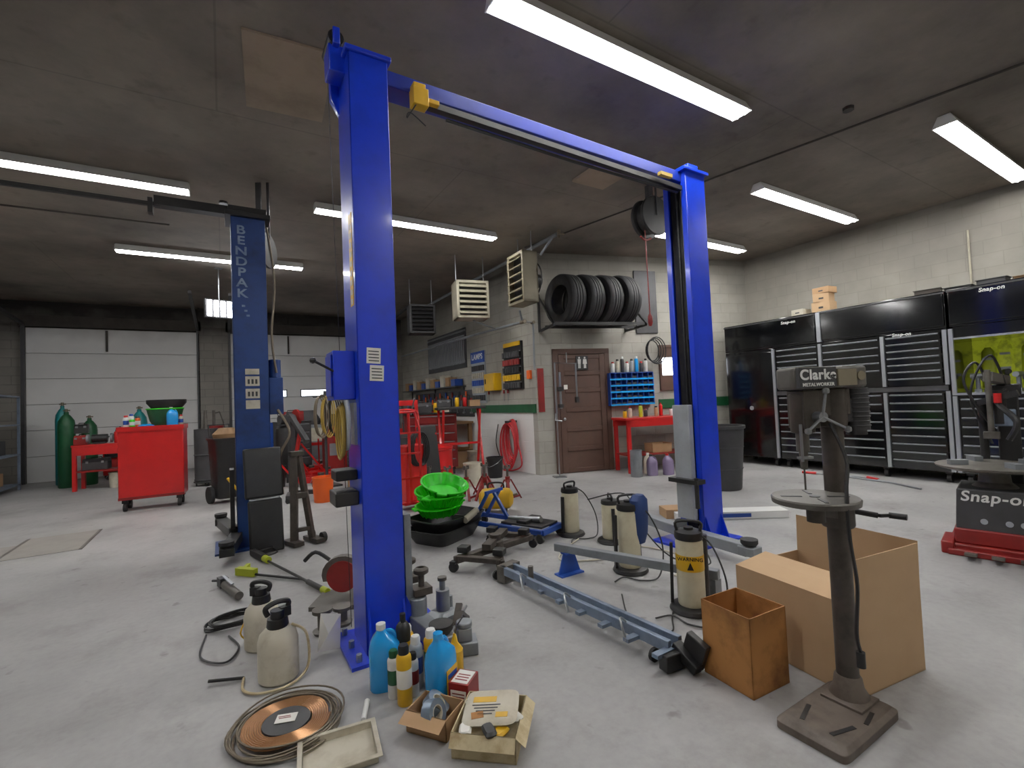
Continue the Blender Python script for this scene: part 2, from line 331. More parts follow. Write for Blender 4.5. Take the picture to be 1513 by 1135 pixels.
# ---------------- lights
def tubelight(x0,x1,y,label,z=4.0):
    l=x1-x0
    t=Th('tube_light',label,'ceiling light',((x0+x1)/2,y,z),0,'white twin tube ceiling lights')
    h=l/2
    t.p('housing',[ext([(-.10,-.008),(-.05,.099),(.05,.099),(.10,-.008),(.094,-.008),(.05,.045),(-.05,.045),(-.094,-.008)],'x',-h,h)],'white',bev=.0015)  # flared side wings added to keep tube light off the ceiling
    t.p('end_cap',[ext([(-.10,-.012),(-.05,.09),(.05,.09),(.10,-.012)],'x',-h-.01,-h)],'white'); t.p('end_cap',[ext([(-.10,-.012),(-.05,.09),(.05,.09),(.10,-.012)],'x',h,h+.01)],'white')
    for s in (-.042,.042): t.p('tube',cyl((-h+.005,s,.0),(h-.005,s,.0),.021,n=10),'tube')
for a in ((1.55,4.24,2.57),(-2.9,-.30,6.62),(1.08,3.78,6.55),(-1.39,1.30,9.45),(6.03,8.6,3.5),(6.3,9.0,1.69),(5.95,8.4,5.25)):
    tubelight(*a,'long white twin-tube fixture mounted under the sooty ceiling')
tubelight(-3.2,-.6,1.2,'long white twin-tube fixture mounted under the sooty ceiling'); tubelight(2.0,4.6,-1.0,'long white twin-tube fixture mounted under the sooty ceiling')
tubelight(-4.25,-3.1,9.8,'added unseen short twin-tube light that brightens the back area')  # added lamp just out of view, brightens the back of the room
t=Th('flood_light','square LED flood light with four bright segments hung from a bracket','flood light',(-.02,10.3,3.3),15)
t.p('housing',bx(-.24,.24,0,.08,-.15,.2),'dkgrey',bev=.01)
for i in range(4): t.p('led_panel',bx(-.205+i*.11,-.135+i*.11,-.012,0,-.12,.17),'led')
t.p('bracket',[cyl((0,.05,.2),(0,.05,.8),.012),bx(-.06,.06,-.01,.1,.79,.8)],'steel')
# ---------------- lifts
def channel(x0,x1,y0,y1,h,op,th=.012,lip=.07):
    pr=[bx(x0,x1,y0,y0+th,0,h),bx(x0,x1,y1-th,y1,0,h)]
    if op>0: pr+=[bx(x0,x0+th,y0,y1,0,h),bx(x1-th,x1,y0,y0+lip,0,h),bx(x1-th,x1,y1-lip,y1,0,h)]
    else: pr+=[bx(x1-th,x1,y0,y1,0,h),bx(x0,x0+th,y0,y0+lip,0,h),bx(x0,x0+th,y1-lip,y1,0,h)]
    return pr
T=Th('two_post_lift','bright blue two-post vehicle lift with overhead crossbeam and grey arms','vehicle lift',(2.3,2.9,0),w=True)
c=T.p('column',channel(.65,.88,2.72,3.02,3.47,1),'blue',bev=.006)
T.p('base_plate',[bx(.55,1.15,2.64,3.10,0,.02)]+[ext([(.88,.02),(.88,.3),(1.0,.02)],'y',y,y+.012) for y in (2.73,3.0)]+[ext([(2.72,.02),(2.72,.28),(2.655,.02)],'x',x,x+.012) for x in (.66,.86)],'blue',par=c)
T.ps('anchor_bolt',[cyl((x,y,.02),(x,y,.06),.016,n=6) for x,y in ((.60,2.69),(.60,3.05),(.60,2.87),(1.1,2.69),(1.1,3.05))],'steel',par=c)
T.p('top_cap',[bx(.63,.90,2.70,3.04,3.45,3.48),bx(.56,.66,2.80,2.94,3.36,3.52),bx(.58,.62,2.76,3.0,3.50,3.60),ext([(.60,3.3),(.66,3.2),(.66,3.47),(.60,3.5)],'y',2.99,3.03)],'blue',bev=.006,par=c)
T.p('pulley',[cyl((.6,2.78,3.55),(.6,2.98,3.55),.045)],'black',par=c)
T.p('warning_decal',[bx(.6475,.65,2.76,2.83,1.98,2.52)],'yellow',par=c)
T.p('decal_print',[bx(.6465,.648,2.775,2.815,1.99+.055*i,2.02+.055*i) for i in range(9)],'dwhite',par=c)
for a,b,zz in ((.70,.78,1.64),(.715,.795,1.54)):
    s=T.p('sticker',rb(((a+b)/2,2.7185,zz+.045),(.08,.002,.09),(0,3,0)),'paper',par=c)
    T.p('sticker_print',[rb(((a+b)/2,2.717,zz+.07-.018*k),(.06,.001,.006),(0,3,0)) for k in range(4)],'dkgrey',par=c)
T.p('control_box',[bx(.53,.65,2.79,2.99,1.44,1.72),bx(.52,.53,2.81,2.97,1.46,1.70)],'blue',bev=.01)
T.p('lever',[cyl((.54,2.8,1.6),(.42,2.76,1.66),.007),lathe([(0,-.018),(.014,-.012),(.018,0),(.014,.012),(0,.018)],(.42,2.76,1.66),12)],'black')
T.p('cable_tray',[tube([(.60,2.83+.07*math.cos(a),1.3+.14*math.sin(a)) for a in [i*math.pi/12 for i in range(24)]],.014,8,True),bx(.635,.65,2.78,2.9,1.18,1.42)],'lgrey')
T.p('air_hose',[tube([(.585-.01*j,2.85+(.07+.012*j)*math.cos(a),1.27-.01*j+(.15)*math.sin(a)) for a in [i*math.pi/10 for i in range(20)]],.006,6,True) for j in range(3)],'ochre',label='coiled dull yellow air hose')
T.ps('hook',[bx(.53,.65,2.8,2.95,.98,1.04),bx(.52,.65,2.78,2.96,.84,.92)],'black',bev=.008)
T.p('carriage',[bx(.89,.93,2.74,3.0,.1,.75)],'grey')
for y1,y2,xx in ((2.74,2.45,.98),(3.0,3.55,1.02)):
    a=T.p('arm',[bar((.95,y1,.12),(xx,y2,.12),.1,.09),cyl((.96,y1,.05),(.96,y1,.26),.05),rb((xx,y2,.12),(.13,.13,.07))],'grey',bev=.006)
    T.p('pad',[lathe([(.05,0),(.065,.02),(.065,.05),(0,.05)],(xx,y2,.16))],'rubber',par=a)
T.ps('arm_restraint',[[bx(.93,1.04,y-.05,y+.05,.27,.31),cyl((.99,y,.27),(.99,y,.42),.018),lathe([(.03,.38),(.045,.39),(.045,.41),(.03,.42)],(.99,y,0),14)] for y in (2.76,2.98)],'greasy')
c=T.p('column',channel(3.74,4.02,2.85,3.12,3.5,-1,lip=.06),'blue',bev=.006)
T.p('base_plate',[bx(3.45,4.15,2.75,3.22,0,.02)]+[ext([(2.85,.02),(2.85,.25),(2.77,.02)],'x',x,x+.012) for x in (3.76,3.98)],'blue',par=c)
T.p('top_cap',[bx(3.70,4.05,2.82,3.15,3.48,3.51),bx(3.85,4.0,2.9,3.05,3.5,3.6)],'blue',bev=.005,par=c)
T.p('hydraulic_ram',[cyl((3.86,2.95,.1),(3.86,2.95,2.0),.03),cyl((3.86,2.95,2.0),(3.86,2.95,2.5),.016)],'chrome',par=c)
T.p('inner_guide',[bx(3.80,3.99,2.97,3.08,.05,3.42)],'rubber',par=c)
T.ps('chain',[cyl((3.79,3.0,1.2),(3.79,3.0,3.4),.012,n=6),cyl((3.78,2.94,1.9),(3.78,2.94,3.4),.009,n=6)],'black',par=c)
T.p('carriage',[bx(3.66,3.72,2.9,3.08,.22,1.28)],'lgrey',bev=.005)
T.p('arm_lock',[bx(3.60,3.72,2.80,3.12,.56,.6),cyl((3.62,2.82,.35),(3.62,2.82,.62),.02)],'black')
for (x2,y2) in ((3.78,3.95),(3.55,2.3)):
    a=T.p('arm',[bar((3.6,3.0,.12),(x2,y2,.12),.1,.09),cyl((3.6,3.0,.04),(3.6,3.0,.22),.055),rb((x2,y2,.12),(.12,.14,.07))],'grey',bev=.006)
    T.p('pad',[lathe([(.05,0),(.065,.02),(.065,.05),(0,.05)],(x2,y2,.16))],'rubber',par=a)
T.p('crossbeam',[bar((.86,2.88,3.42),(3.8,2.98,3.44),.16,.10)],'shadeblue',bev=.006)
T.p('shutoff_bar',[bar((1.1,2.80,3.32),(3.72,2.90,3.32),.05,.04),tube([(1.3,2.82,3.27),(2.4,2.86,3.26),(3.7,2.92,3.29)],.012,8)],'black')
T.p('limit_switch',[bx(1.04,1.14,2.72,2.80,3.26,3.37),bx(1.14,1.22,2.74,2.78,3.30,3.33),bx(1.05,1.13,2.74,2.82,3.36,3.41)],'yellow',bev=.004)
T.p('limit_switch',[bx(3.35,3.5,2.8,2.84,3.34,3.37)],'ochre')
T.p('wire',[tube([(1.06,2.74,3.26),(1.0,2.74,3.16),(1.02,2.74,3.2),(1.12,2.74,3.14)],.004,6,k=5),cyl((.57,2.9,3.4),(.62,2.95,.1),.002,n=5)],'black')
# dark blue lift
T=Th('two_post_lift','worn navy blue lift post with stacked pale letters and overhead arm','vehicle lift',(.26,5.8,0),w=True)
c=T.p('column',channel(.10,.42,5.65,5.97,3.46,-1),'dblue',bev=.006)
T.p('base_plate',[bx(-.1,.5,5.5,6.05,0,.02)],'dblue',par=c)
T.p('top_cap',[bx(.05,.47,5.60,6.02,3.44,3.49),bx(.08,.44,5.7,5.95,3.49,3.58)],'black',bev=.005,par=c)
for k,ch in enumerate('BENDPAK'): T.t(ch,.125,(.19,5.642,3.30-.112*k),(90,0,0),'faded',par=c,sx=1.2)
T.ps('decal',[bx(.20,.33,5.645,5.65,z,z+h) for z,h in ((1.78,.06),(1.66,.1),(1.53,.1),(1.42,.09))],'dwhite',label='worn white safety decals',par=c)
T.ps('decal_print',[bx(.22+.035*i,.24+.035*i,5.642,5.646,z,z+.05) for i in range(3) for z in (1.68,1.55)],'dkgrey',par=c)
T.p('scuff_marks',[rb((.2+.02*i,5.648,2.50-.05*i),(.03,.002,.02),(0,0,0)) for i in range(3)],'faded',par=c)
T.p('crossbeam',[bar((.2,5.8,3.53),(-.55,5.8,3.53),.12,.09),bar((-.5,5.8,3.5),(-3.6,5.8,3.5),.05,.035),bx(-.6,-.56,5.75,5.85,3.4,3.55)],'black')
T.p('control_box',[bx(.42,.56,5.7,5.9,1.35,1.75),cyl((.49,5.8,1.75),(.49,5.8,1.95),.06)],'dblue',bev=.008)
T.ps('hydraulic_hose',[tube([(.44,5.75,3.4),(.5,5.7,2.8),(.46,5.7,2.2),(.5,5.72,1.8)],.012,8,k=6),tube([(.5,5.7,1.4),(.6,5.6,1.15),(.5,5.6,.9),(.52,5.62,.5)],.014,8,k=6)],'oldcopper')
T.p('carriage',[bx(.04,.08,5.7,5.92,.15,.8)],'black')
for (x2,y2) in ((.0,5.15),(-.05,6.6)):
    a=T.p('arm',[bar((.1,5.75,.12),(x2,y2,.12),.11,.09),cyl((.08,5.75,.04),(.08,5.75,.2),.06),rb((x2,y2,.12),(.12,.14,.07))],'black')
    T.p('pad',[lathe([(.05,0),(.065,.02),(.065,.05),(0,.05)],(x2,y2,.16))],'rubber',par=a)
T=Th('knee_pad_creeper','black padded folding creeper with faded red marks leaning against lift post','creeper',(.34,5.36,0),rz=6)
T.ps('pad',[rb((0,.09,.77),(.35,.05,.50),(-10,0,0)),rb((0,.0,.25),(.31,.05,.52),(-7,0,0))],'black',bev=.02)
T.p('red_marks',[rb((0,-.008+.015*i,.18+.075*i),(.07,.006,.045),(-7,0,0)) for i in range(4)],'dred')
T.p('hinge',[cyl((-.14,.04,.51),(.14,.04,.51),.02)],'steel')
T=Th('swing_arm_stand','greasy black iron stand with forked arms beside lift post','stand',(.66,5.42,0),rz=20)
T.p('frame',[bar((-.07,0,.02),(-.02,.06,.95),.07,.06),bar((.10,-.05,.02),(.03,.06,.9),.06,.05),bar((-.07,0,.15),(.09,-.04,.15),.05,.04),bar((-.05,0,.5),(.07,-.02,.5),.05,.06),rb((.0,.05,.93),(.14,.07,.05))],'greasy',bev=.004)
T.ps('foot',[rb((-.08,0,.03),(.10,.26,.04)),rb((.12,-.05,.03),(.10,.28,.04))],'greasy'); T.ps('wheel',[cyl((.15,-.14,.05),(.19,-.14,.05),.05),cyl((.15,.1,.05),(.19,.1,.05),.05)],'rubber')
# ceiling stuff
struct('trim_10',[rb((.5,4.15,CZ-.012),(.62,.95,.02),(0,0,-4))],'ply')
struct('trim_11',[rb((4.0,4.3,CZ-.02),(.5,.4,.03))],'ply')
for nm,(a,b) in (('conduit',((6.2,-.5,4.07),(4.6,6.9,4.07))),('conduit',((-4.2,8.2,4.07),(-.6,8.1,4.07)))):
    solo(nm,'thin painted conduit run fixed to the sooty ceiling','conduit',cyl(a,b,.012,n=8),'soot')
solo('conduit','vertical conduit fixed to the block wall','conduit',cyl((9.385,2.35,2.66),(9.385,2.35,3.6),.012,n=8),'beige')
for x,y in ((5.25,2.1),(.05,7.0)):
    solo('ceiling_box','small dark electrical box on the ceiling','electrical box',[lathe([(.05,-.03),(.05,0),(0,0)],n=8)],'black',(x,y,CZ-.001))
def reel(loc,rz,mh,label,drop=1.1,s=1,bw=.04):
    T=Th('hose_reel',label,'hose reel',loc,rz); top=CZ-loc[2]-.001
    T.p('drum',[lathe([(.27*s,-.02),(.28*s,0),(.27*s,.02),(.12*s,.03),(.12*s,.14),(.27*s,.15),(.28*s,.17),(.27*s,.19),(.0,.19)],n=32,ax='y')],'black')
    T.p('hose_wrap',[lathe([(.13*s,.03),(.22*s,.035),(.22*s,.135),(.13*s,.14)],n=32,ax='y')],'rubber')
    T.p('bracket',[bx(-bw,bw,.06,.12,.2*s,top),bar((0,-.02,0),(0,-.02,top),.03,.01)],'dkgrey')
    T.p('hose_end',[cyl((-.12,.08,-.2*s),(-.11,.08,-.2-drop),.008,n=6),lathe([(.015,-.32-drop),(.03,-.28-drop),(.03,-.2-drop),(.012,-.16-drop)],(-.11,.08,0),12),tube([(-.21,.08,-.3*s),(-.12,.08,-.34*s),(-.02,.08,-.3*s)],.014,6,k=5)],mh)
reel((4.78,4.12,3.68),0,'dred','black round hose reel hung from ceiling with dangling hose',1.1,.92)
reel((.48,6.2,3.28),60,'oldcopper','black hose reel tucked behind the navy lift post',1.4,.75,.012)
def heater(loc,rz,w,h,mt,label,dp=.42):
    T=Th('unit_heater',label,'unit heater',loc,rz)
    T.p('casing',[bx(-w/2,w/2,0,dp,-h/2,-h/2+.05),bx(-w/2,w/2,0,dp,h/2-.05,h/2),bx(-w/2,-w/2+.05,0,dp,-h/2,h/2),bx(w/2-.05,w/2,0,dp,-h/2,h/2),bx(-w/2,w/2,dp-.04,dp,-h/2,h/2)],mt,bev=.008)
    T.p('coil',bx(-w/2+.05,w/2-.05,.1,.2,-h/2+.05,h/2-.05),'dkgrey')
    n=6
    for i in range(n): T.p('louver',rb((0,.0,-h/2+.1+i*(h-.2)/(n-1)),(w-.1,.1,.012),(35,0,0)),mt)
    T.p('fan_motor',[cyl((0,dp,0),(0,dp+.18,0),.11),tor((0,dp+.04,0),h*.36,.012,'y')],'black')
    z=4.08-loc[2]
    T.ps('hanger',[cyl((x,.2,h/2),(x,.2,z),.008,n=6) for x in (-w/2+.04,w/2-.04)],'steel')
heater((3.87,7.55,3.24),-12,.6,.68,'beige','beige unit heater with horizontal louvers hung from ceiling')
heater((4.05,6.4,3.34),-92,.5,.82,'tan','grimy beige unit heater seen side-on with black fan motor',.28)
heater((3.65,9.5,3.2),-12,.55,.62,'dkgrey','dark sooty unit heater hung near the office wall')
T=Th('gas_pipe','grey steel pipe run with elbows hung beneath the ceiling','pipe',(4.5,7,4.0),w=True)
T.p('pipe',[tube([(4.55,5.9,3.98),(4.55,8.0,3.95),(4.55,12.5,3.9)],.03,10),tube([(4.55,6.0,3.98),(4.5,6.3,3.76)],.02,8)],'grey')
T.p('valve',[cyl((4.55,5.85,4.03),(4.55,5.85,3.9),.03),rb((4.55,5.8,3.95),(.12,.03,.03))],'oldcopper')
T=Th('gas_pipe','grey steel pipe with tees running below the unit heaters','pipe',(4.4,7,2.8),w=True)
T.p('pipe',[tube([(4.4,6.75,2.72),(4.4,8.5,2.75),(4.5,13.5,2.8)],.025,10),tube([(4.4,6.75,2.72),(4.6,6.75,2.72),(4.62,6.8,1.9)],.018,8),cyl((4.3,6.7,2.9),(4.4,6.78,2.72),.018),cyl((4.38,7.7,2.74),(3.95,7.75,2.88),.015)],'grey')
T.ps('elbow',[cyl((4.4,6.7,2.72),(4.4,6.82,2.72),.034),cyl((4.6,6.72,2.72),(4.6,6.8,2.72),.028)],'oldcopper')
# tire rack and tires
T=Th('tire_rack','black steel wall rack holding four tyres above the door','tyre rack',fw(.98,.52,2.66),FA)
T.ps('rail',[bar((-.88,-.2,.0),(.88,-.2,.0),.05,.05),bar((-.88,.17,0),(.88,.17,0),.05,.05)],'black')
for s in (-1,1): T.p('bracket',[bx(s*.88-.02,s*.88+.02,-.3,.51,-.05,-.01),bar((s*.88,.50,.62),(s*.88,-.28,-.03),.03,.03),bx(s*.88-.02,s*.88+.02,.47,.51,-.05,.65)],'black')
def tireprims(R,w,ri,ax='x'):
    return [ring([(ri,-w*.36),(ri+.03,-w*.46),((R+ri)/2,-w*.52),(R-.03,-w*.48),(R-.005,-w*.38),(R,-w*.2),(R-.012,-w*.17),(R,-w*.14),(R,-.006),(R-.012,0),(R,.006),(R,w*.14),(R-.012,w*.17),(R,w*.2),(R-.005,w*.38),(R-.03,w*.48),((R+ri)/2,w*.52),(ri+.03,w*.46),(ri,w*.36),(ri+.02,w*.2),(ri+.02,-w*.2)],n=48,ax=ax)]
tire=None
for i in range(4):
    p=fw(.42+.35*i,.535,2.66+.44)
    if not tire: tire=solo('tire','black used car tyre standing upright in the wall rack','tyre',tireprims(.45,.31,.26),'rubber',p,FA+14,'tyres on the wall rack')
    else: dup(tire,p,FA+14)
for k in range(2):
    c=dup(tire,(2.15,8.6,.16+.315*k),label='black car tyre lying in a stack on the floor',rot=(0,90,0)); c['group']='tyres stacked on the floor'; c.scale=(1,.72,.72)
solo('display_board','dark framed board fixed on the block wall','board',[bx(-.24,.24,0,.03,-.62,.62)],'dkgrey',fw(2.32,.033,3.2),FA,bev=.01)
T=Th('hose_loop','black hoses looped over a wall hook','hose',fw(2.35,.12,2.35),FA)
T.p('hose',[tube(circ((.02*j,-.02*j,-.12),.14+.02*j,.2+.02*j,'y',20),.012,6,True) for j in range(4)],'black'); T.p('hook',[cyl((0,.115,.08),(0,-.1,.08),.01)],'steel')
# blue bin rack
T=Th('parts_bin_rack','blue metal small-parts organiser with rows of open bins on wall','parts organiser',fw(1.86,.16,1.2),FA)
W=.46
T.p('frame',[bx(-W,-W+.015,0,.15,0,.62),bx(W-.015,W,0,.15,0,.62),bx(-W,W,.14,.15,0,.62),bx(-W,W,0,.15,.61,.62),bx(-W,W,0,.15,0,.015)],'jblue')
T.ps('shelf',[bx(-W,W,0,.14,z,z+.012) for z in (.12,.24,.36,.48)],'jblue')
T.ps('bin_lip',[bx(-W,W,-.01,.004,z,z+.03) for z in (0,.12,.24,.36,.48)],'fluid')
T.ps('divider',[bx(-W+.115*i-.004,-W+.115*i+.004,0,.14,0,.61) for i in range(1,8)],'jblue')
T.ps('small_parts',[bx(-W+.02+.115*i,-W+.105+.115*i,.02,.1,z+.012,z+.03+random.random()*.05) for i in range(8) for z in (0,.12,.24,.36,.48)],'dkgrey')
def can(loc,h,r,mb,mc,label,group=None,band=None,noz=True):
    T=Th('spray_can' if noz else 'bottle',label,'can' if noz else 'bottle',loc,0,group)
    T.p('body',lathe([(r*.93,0),(r,.004),(r,h*.78),(r*.93,h*.82),(r*.6,h*.87),(r*.45,h*.88)],n=20),mb)
    T.p('cap',lathe([(r*.72,h*.83),(r*.72,h*.96),(r*.6,h),(0,h)],n=16) if noz else lathe([(r*.42,h*.87),(r*.42,h),(0,h)],n=14),mc)
    if band: T.p('label_band',lathe([(r*1.01,h*.3),(r*1.02,h*.31),(r*1.02,h*.6),(r*1.01,h*.61)],n=20),band)
    return T
def jug(loc,rz,h,mb,mc,label,ml=None,sc=1,group=None):
    T=Th('jug',label,'jug',loc,rz,group)
    w=h*.25; dd=h*.2
    T.p('body',loft([(0,w*.93,dd*.93),(.01,w,dd),(h*.6,w,dd),(h*.7,w*.93,dd*.93),(h*.8,w*.62,dd*.7,-w*.12),(h*.88,w*.3,w*.3,-w*.2),(h*.92,w*.26,w*.26,-w*.2)],24,3.2),mb,sm=60)
    T.p('handle',tube([(-w*.0,0,h*.86),(w*.45,0,h*.86),(w*.78,0,h*.74),(w*.82,0,h*.62)],h*.035,8,k=5),mb)
    T.p('cap',cyl((-w*.2,0,h*.91),(-w*.2,0,h),w*.3,n=18),mc)
    if ml: T.p('label_panel',[bx(-w*.6,w*.6,-dd*1.02,-dd*.985,h*.15,h*.5)],ml); T.p('label_band',[bx(-w*.5,w*.5,-dd*1.03,-dd*1.01,h*.36,h*.43)],'jblue')
    return T
jug((.665,2.42,0),-15,.31,'fluid','white','gallon jug of bright blue washer fluid with white cap')
jug((.86,2.17,0),35,.31,'fluid','fluid','gallon jug of blue washer fluid with yellow label','yellow')
can((.70,2.23,0),.27,.035,'yellow','black','tall yellow spray can with black cap beside jugs',band='paper')
can((.675,2.31,0),.22,.03,'white','dgreen','white and green aerosol can beside jugs',band='dgreen')
can((.79,2.32,0),.25,.033,'lgrey','white','pale aerosol can standing behind jugs',band='jblue')
can((.755,2.27,0),.2,.028,'white','black','small white aerosol can between the jugs',band='dred')
can((.755,2.40,0),.34,.036,'black','black','tall black bottle standing behind jugs',noz=False,band='yellow')
can((.87,2.32,0),.26,.036,'yellow','white','yellow and white aerosol can standing behind jugs',band='dgreen')
can((.80,2.48,0),.24,.034,'yellow','white','yellow and white aerosol can standing behind jugs',band='jblue')
def sprayer(loc,rz,s,label):
    T=Th('pump_sprayer',label,'pump sprayer',loc,rz,scale=s)
    T.p('tank',lathe([(.085,0),(.1,.015),(.1,.2),(.09,.24),(.06,.27),(.045,.275)],n=28),'dwhite')
    T.p('collar',lathe([(.05,.27),(.055,.28),(.05,.32),(.0,.32)],n=20),'black')
    T.p('pump_handle',[cyl((0,0,.3),(0,0,.36),.035),tube([(-.05,0,.345),(-.06,0,.385),(0,0,.40),(.06,0,.385),(.05,0,.345)],.014,8,k=5),rb((.04,0,.34),(.05,.04,.05))],'black')
    T.p('hose',tube([(.06,-.03,.27),(.13,-.05,.2),(.12,-.08,.04),(0,-.13,.012),(-.13,-.08,.012),(-.17,.02,.012),(-.12,.14,.012)],.007,6,k=7),'oldpaper')
    T.p('wand',tube([(-.12,.14,.012),(-.25,.25,.02)],.009,6),'black')
    T.p('strap',tube([(.1,0,.03),(.11,.05,.1),(.1,.0,.18)],.005,6,k=4),'yellow')
sprayer((.22,2.82,0),20,.98,'yellowed translucent pump sprayer with black pump handle')
sprayer((.17,3.25,0),140,.95,'dirty translucent pump sprayer with black cap')
# copper coil
T=Th('tubing_coil','flat coil of copper brake line with white paper label','tubing coil',(.21,2.37,0))
pts=[]
for i in range(9*24):
    a=i*2*math.pi/24; r=.10+.008*i/24*1.1; pts.append((r*math.cos(a),r*math.sin(a),.03+.004*math.sin(a*3)))
T.p('inner_coil',tube(pts,.0045,6),'copper')
T.p('outer_coil',[tube([( (R+.008*math.sin(2*a+j))*math.cos(a)+ox,(R+.006*math.cos(3*a+j))*math.sin(a)+oy,.012+.007*(j%4)+.008*math.sin(a+j)) for a in [k*math.pi/18 for k in range(36)]],.0045,6,True) for j,(R,ox,oy) in enumerate(((.205,0,0),(.212,.01,-.01),(.22,-.005,.01),(.198,.01,.01),(.225,.0,-.008),(.215,-.01,.0),(.19,0,0),(.23,.008,.008)))],'oldcopper')
T.p('hub_card',cyl((0,0,.004),(0,0,.034),.098,n=28),'dkgrey')
T.p('paper_label',rb((.0,.01,.037),(.085,.06,.002),(0,0,-20)),'paper'); T.p('label_print',[rb((-.005,.015-.012*i+.01,.0385),(.05,.004,.001),(0,0,-20)) for i in range(2)],'dred')
T=Th('plastic_tray','shallow dirty white plastic tray with rim','tray',(.37,2.06,0),rz=-8)
def tray(w,l,h,t=.006):
    return [bx(-w,w,-l,l,0,t),bx(-w,-w+t,-l,l,0,h),bx(w-t,w,-l,l,0,h),bx(-w,w,-l,-l+t,0,h),bx(-w,w,l-t,l,0,h),bx(-w-.015,-w+t,-l-.015,l+.015,h-t,h),bx(w-t,w+.015,-l-.015,l+.015,h-t,h),bx(-w,w,-l-.015,-l+t,h-t,h),bx(-w,w,l-t,l+.015,h-t,h)]
T.p('pan',tray(.14,.11,.035),'dwhite',bev=.003)
solo('plastic_tube','short white plastic tube lying beside tray','tube',cyl((0,0,.014),(.05,.13,.014),.012),'white',(.5,2.2,0))
def cbox(name,label,loc,rz,w,l,h,mt,flaps=(),t=.005,mi=None,group=None):
    T=Th(name,label,'box',loc,rz,group)
    T.p('body',[bx(-w,w,-l,l,0,t),bx(-w,-w+t,-l,l,0,h),bx(w-t,w,-l,l,0,h),bx(-w,w,-l,-l+t,0,h),bx(-w,w,l-t,l,0,h)],mt)
    for (side,fl,ang) in flaps:
        a=rad(ang); c,s=math.cos(a),math.sin(a); L2=fl
        if side=='+y': pr=ext([(l,h),(l+L2*c,h+L2*s),(l+L2*c-.004,h+L2*s+.001),(l-.004,h)],'x',-w,w)
        if side=='-y': pr=ext([(-l,h),(-l-L2*c,h+L2*s),(-l-L2*c+.004,h+L2*s+.001),(-l+.004,h)],'x',-w,w)
        if side=='+x': pr=ext([(w,h),(w+L2*c,h+L2*s),(w+L2*c-.004,h+L2*s+.001),(w-.004,h)],'y',-l,l)
        if side=='-x': pr=ext([(-w,h),(-w-L2*c,h+L2*s),(-w-L2*c+.004,h+L2*s+.001),(-w+.004,h)],'y',-l,l)
        T.p('flap',pr,mi or mt)
    return T
cbox('cardboard_box','small open cardboard box holding rolls of tape',(.76,2.0,0),-55,.10,.075,.09,'card',(('-y',.06,-20),))
def roll(loc,rot,label='roll of blue-grey tape in a small box'):
    T=Th('tape_roll',label,'tape roll',loc,rot=rot,group='tape rolls in the small box')
    T.p('tape',ring([(.032,-.024),(.055,-.024),(.055,.024),(.032,.024)],n=28),'tape'); T.p('core',ring([(.028,-.024),(.032,-.024),(.032,.024),(.028,.024)],n=24),'dwhite')
roll((.775,2.03,.07),(20,35,0)); roll((.74,1.97,.075),(70,10,30))
T=Th('carton','red and white printed carton','box',(.93,2.07,0),rz=-50)
T.p('body',bx(-.05,.05,-.06,.06,0,.12),'dred',bev=.003,label='dark red carton body'); T.ps('label_panel',[bx(-.038,.038,-.0615,-.06,.03,.09),bx(-.0515,-.05,-.05,.05,.03,.09),bx(-.04,.04,-.05,.05,.12,.1212)],'paper')
T.p('label_print',[bx(-.03,.03,-.0622,-.0615,.045+.014*i,.05+.014*i) for i in range(3)]+[bx(-.03,.03,-.03+.02*i,-.022+.02*i,.1212,.1216) for i in range(3)],'dred')
BX,BY,BA=.925,1.80,-42
T=cbox('cardboard_box','oil-stained white box topped with a yellowed printed package',(BX,BY,0),BA,.13,.135,.10,'oldpaper',(('-y',.05,-50),('+x',.05,-40)))
def onbox(x,y,z): a=rad(BA); return (BX+x*math.cos(a)-y*math.sin(a),BY+x*math.sin(a)+y*math.cos(a),z)
T=Th('parts_package','flat yellowed package with black and yellow print on box','package',onbox(.0,.02,.101),rot=(2,-3,BA+6)); T.p('bag',[loft([(0,.108,.103),(.010,.115,.11),(.020,.10,.095)],20,6)],'dwhite'); T.ps('print_block',[rb((-.03,.035,.0205),(.1,.035,.001)),rb((.05,-.06,.0205),(.05,.03,.001))],'yellow'); T.ps('label_print',[rb((-.02,-.0-.018*i,.021),(.12-.02*i,.006,.001)) for i in range(4)],'black'); T.p('label_patch',rb((-.05,-.06,.021),(.05,.04,.001),(0,0,12)),'cardo')
for i,(x,y,mt,a) in enumerate(((.06,-.09,'yellow',20),(-.08,-.10,'paper',60),(.1,.0,'paper',100),(-.09,.07,'dwhite',15),(.02,-.11,'black',80))):
    solo('small_packet',('yellow','white','clear','stained white','black')[i]+' crumpled parts packet in the stained box','packet',[loft([(0,.035,.022),(.01,.04,.026),(.02,.03,.018)],12,4)],mt,onbox(x,y,.08+.004*i),a,group='packets in the stained box')
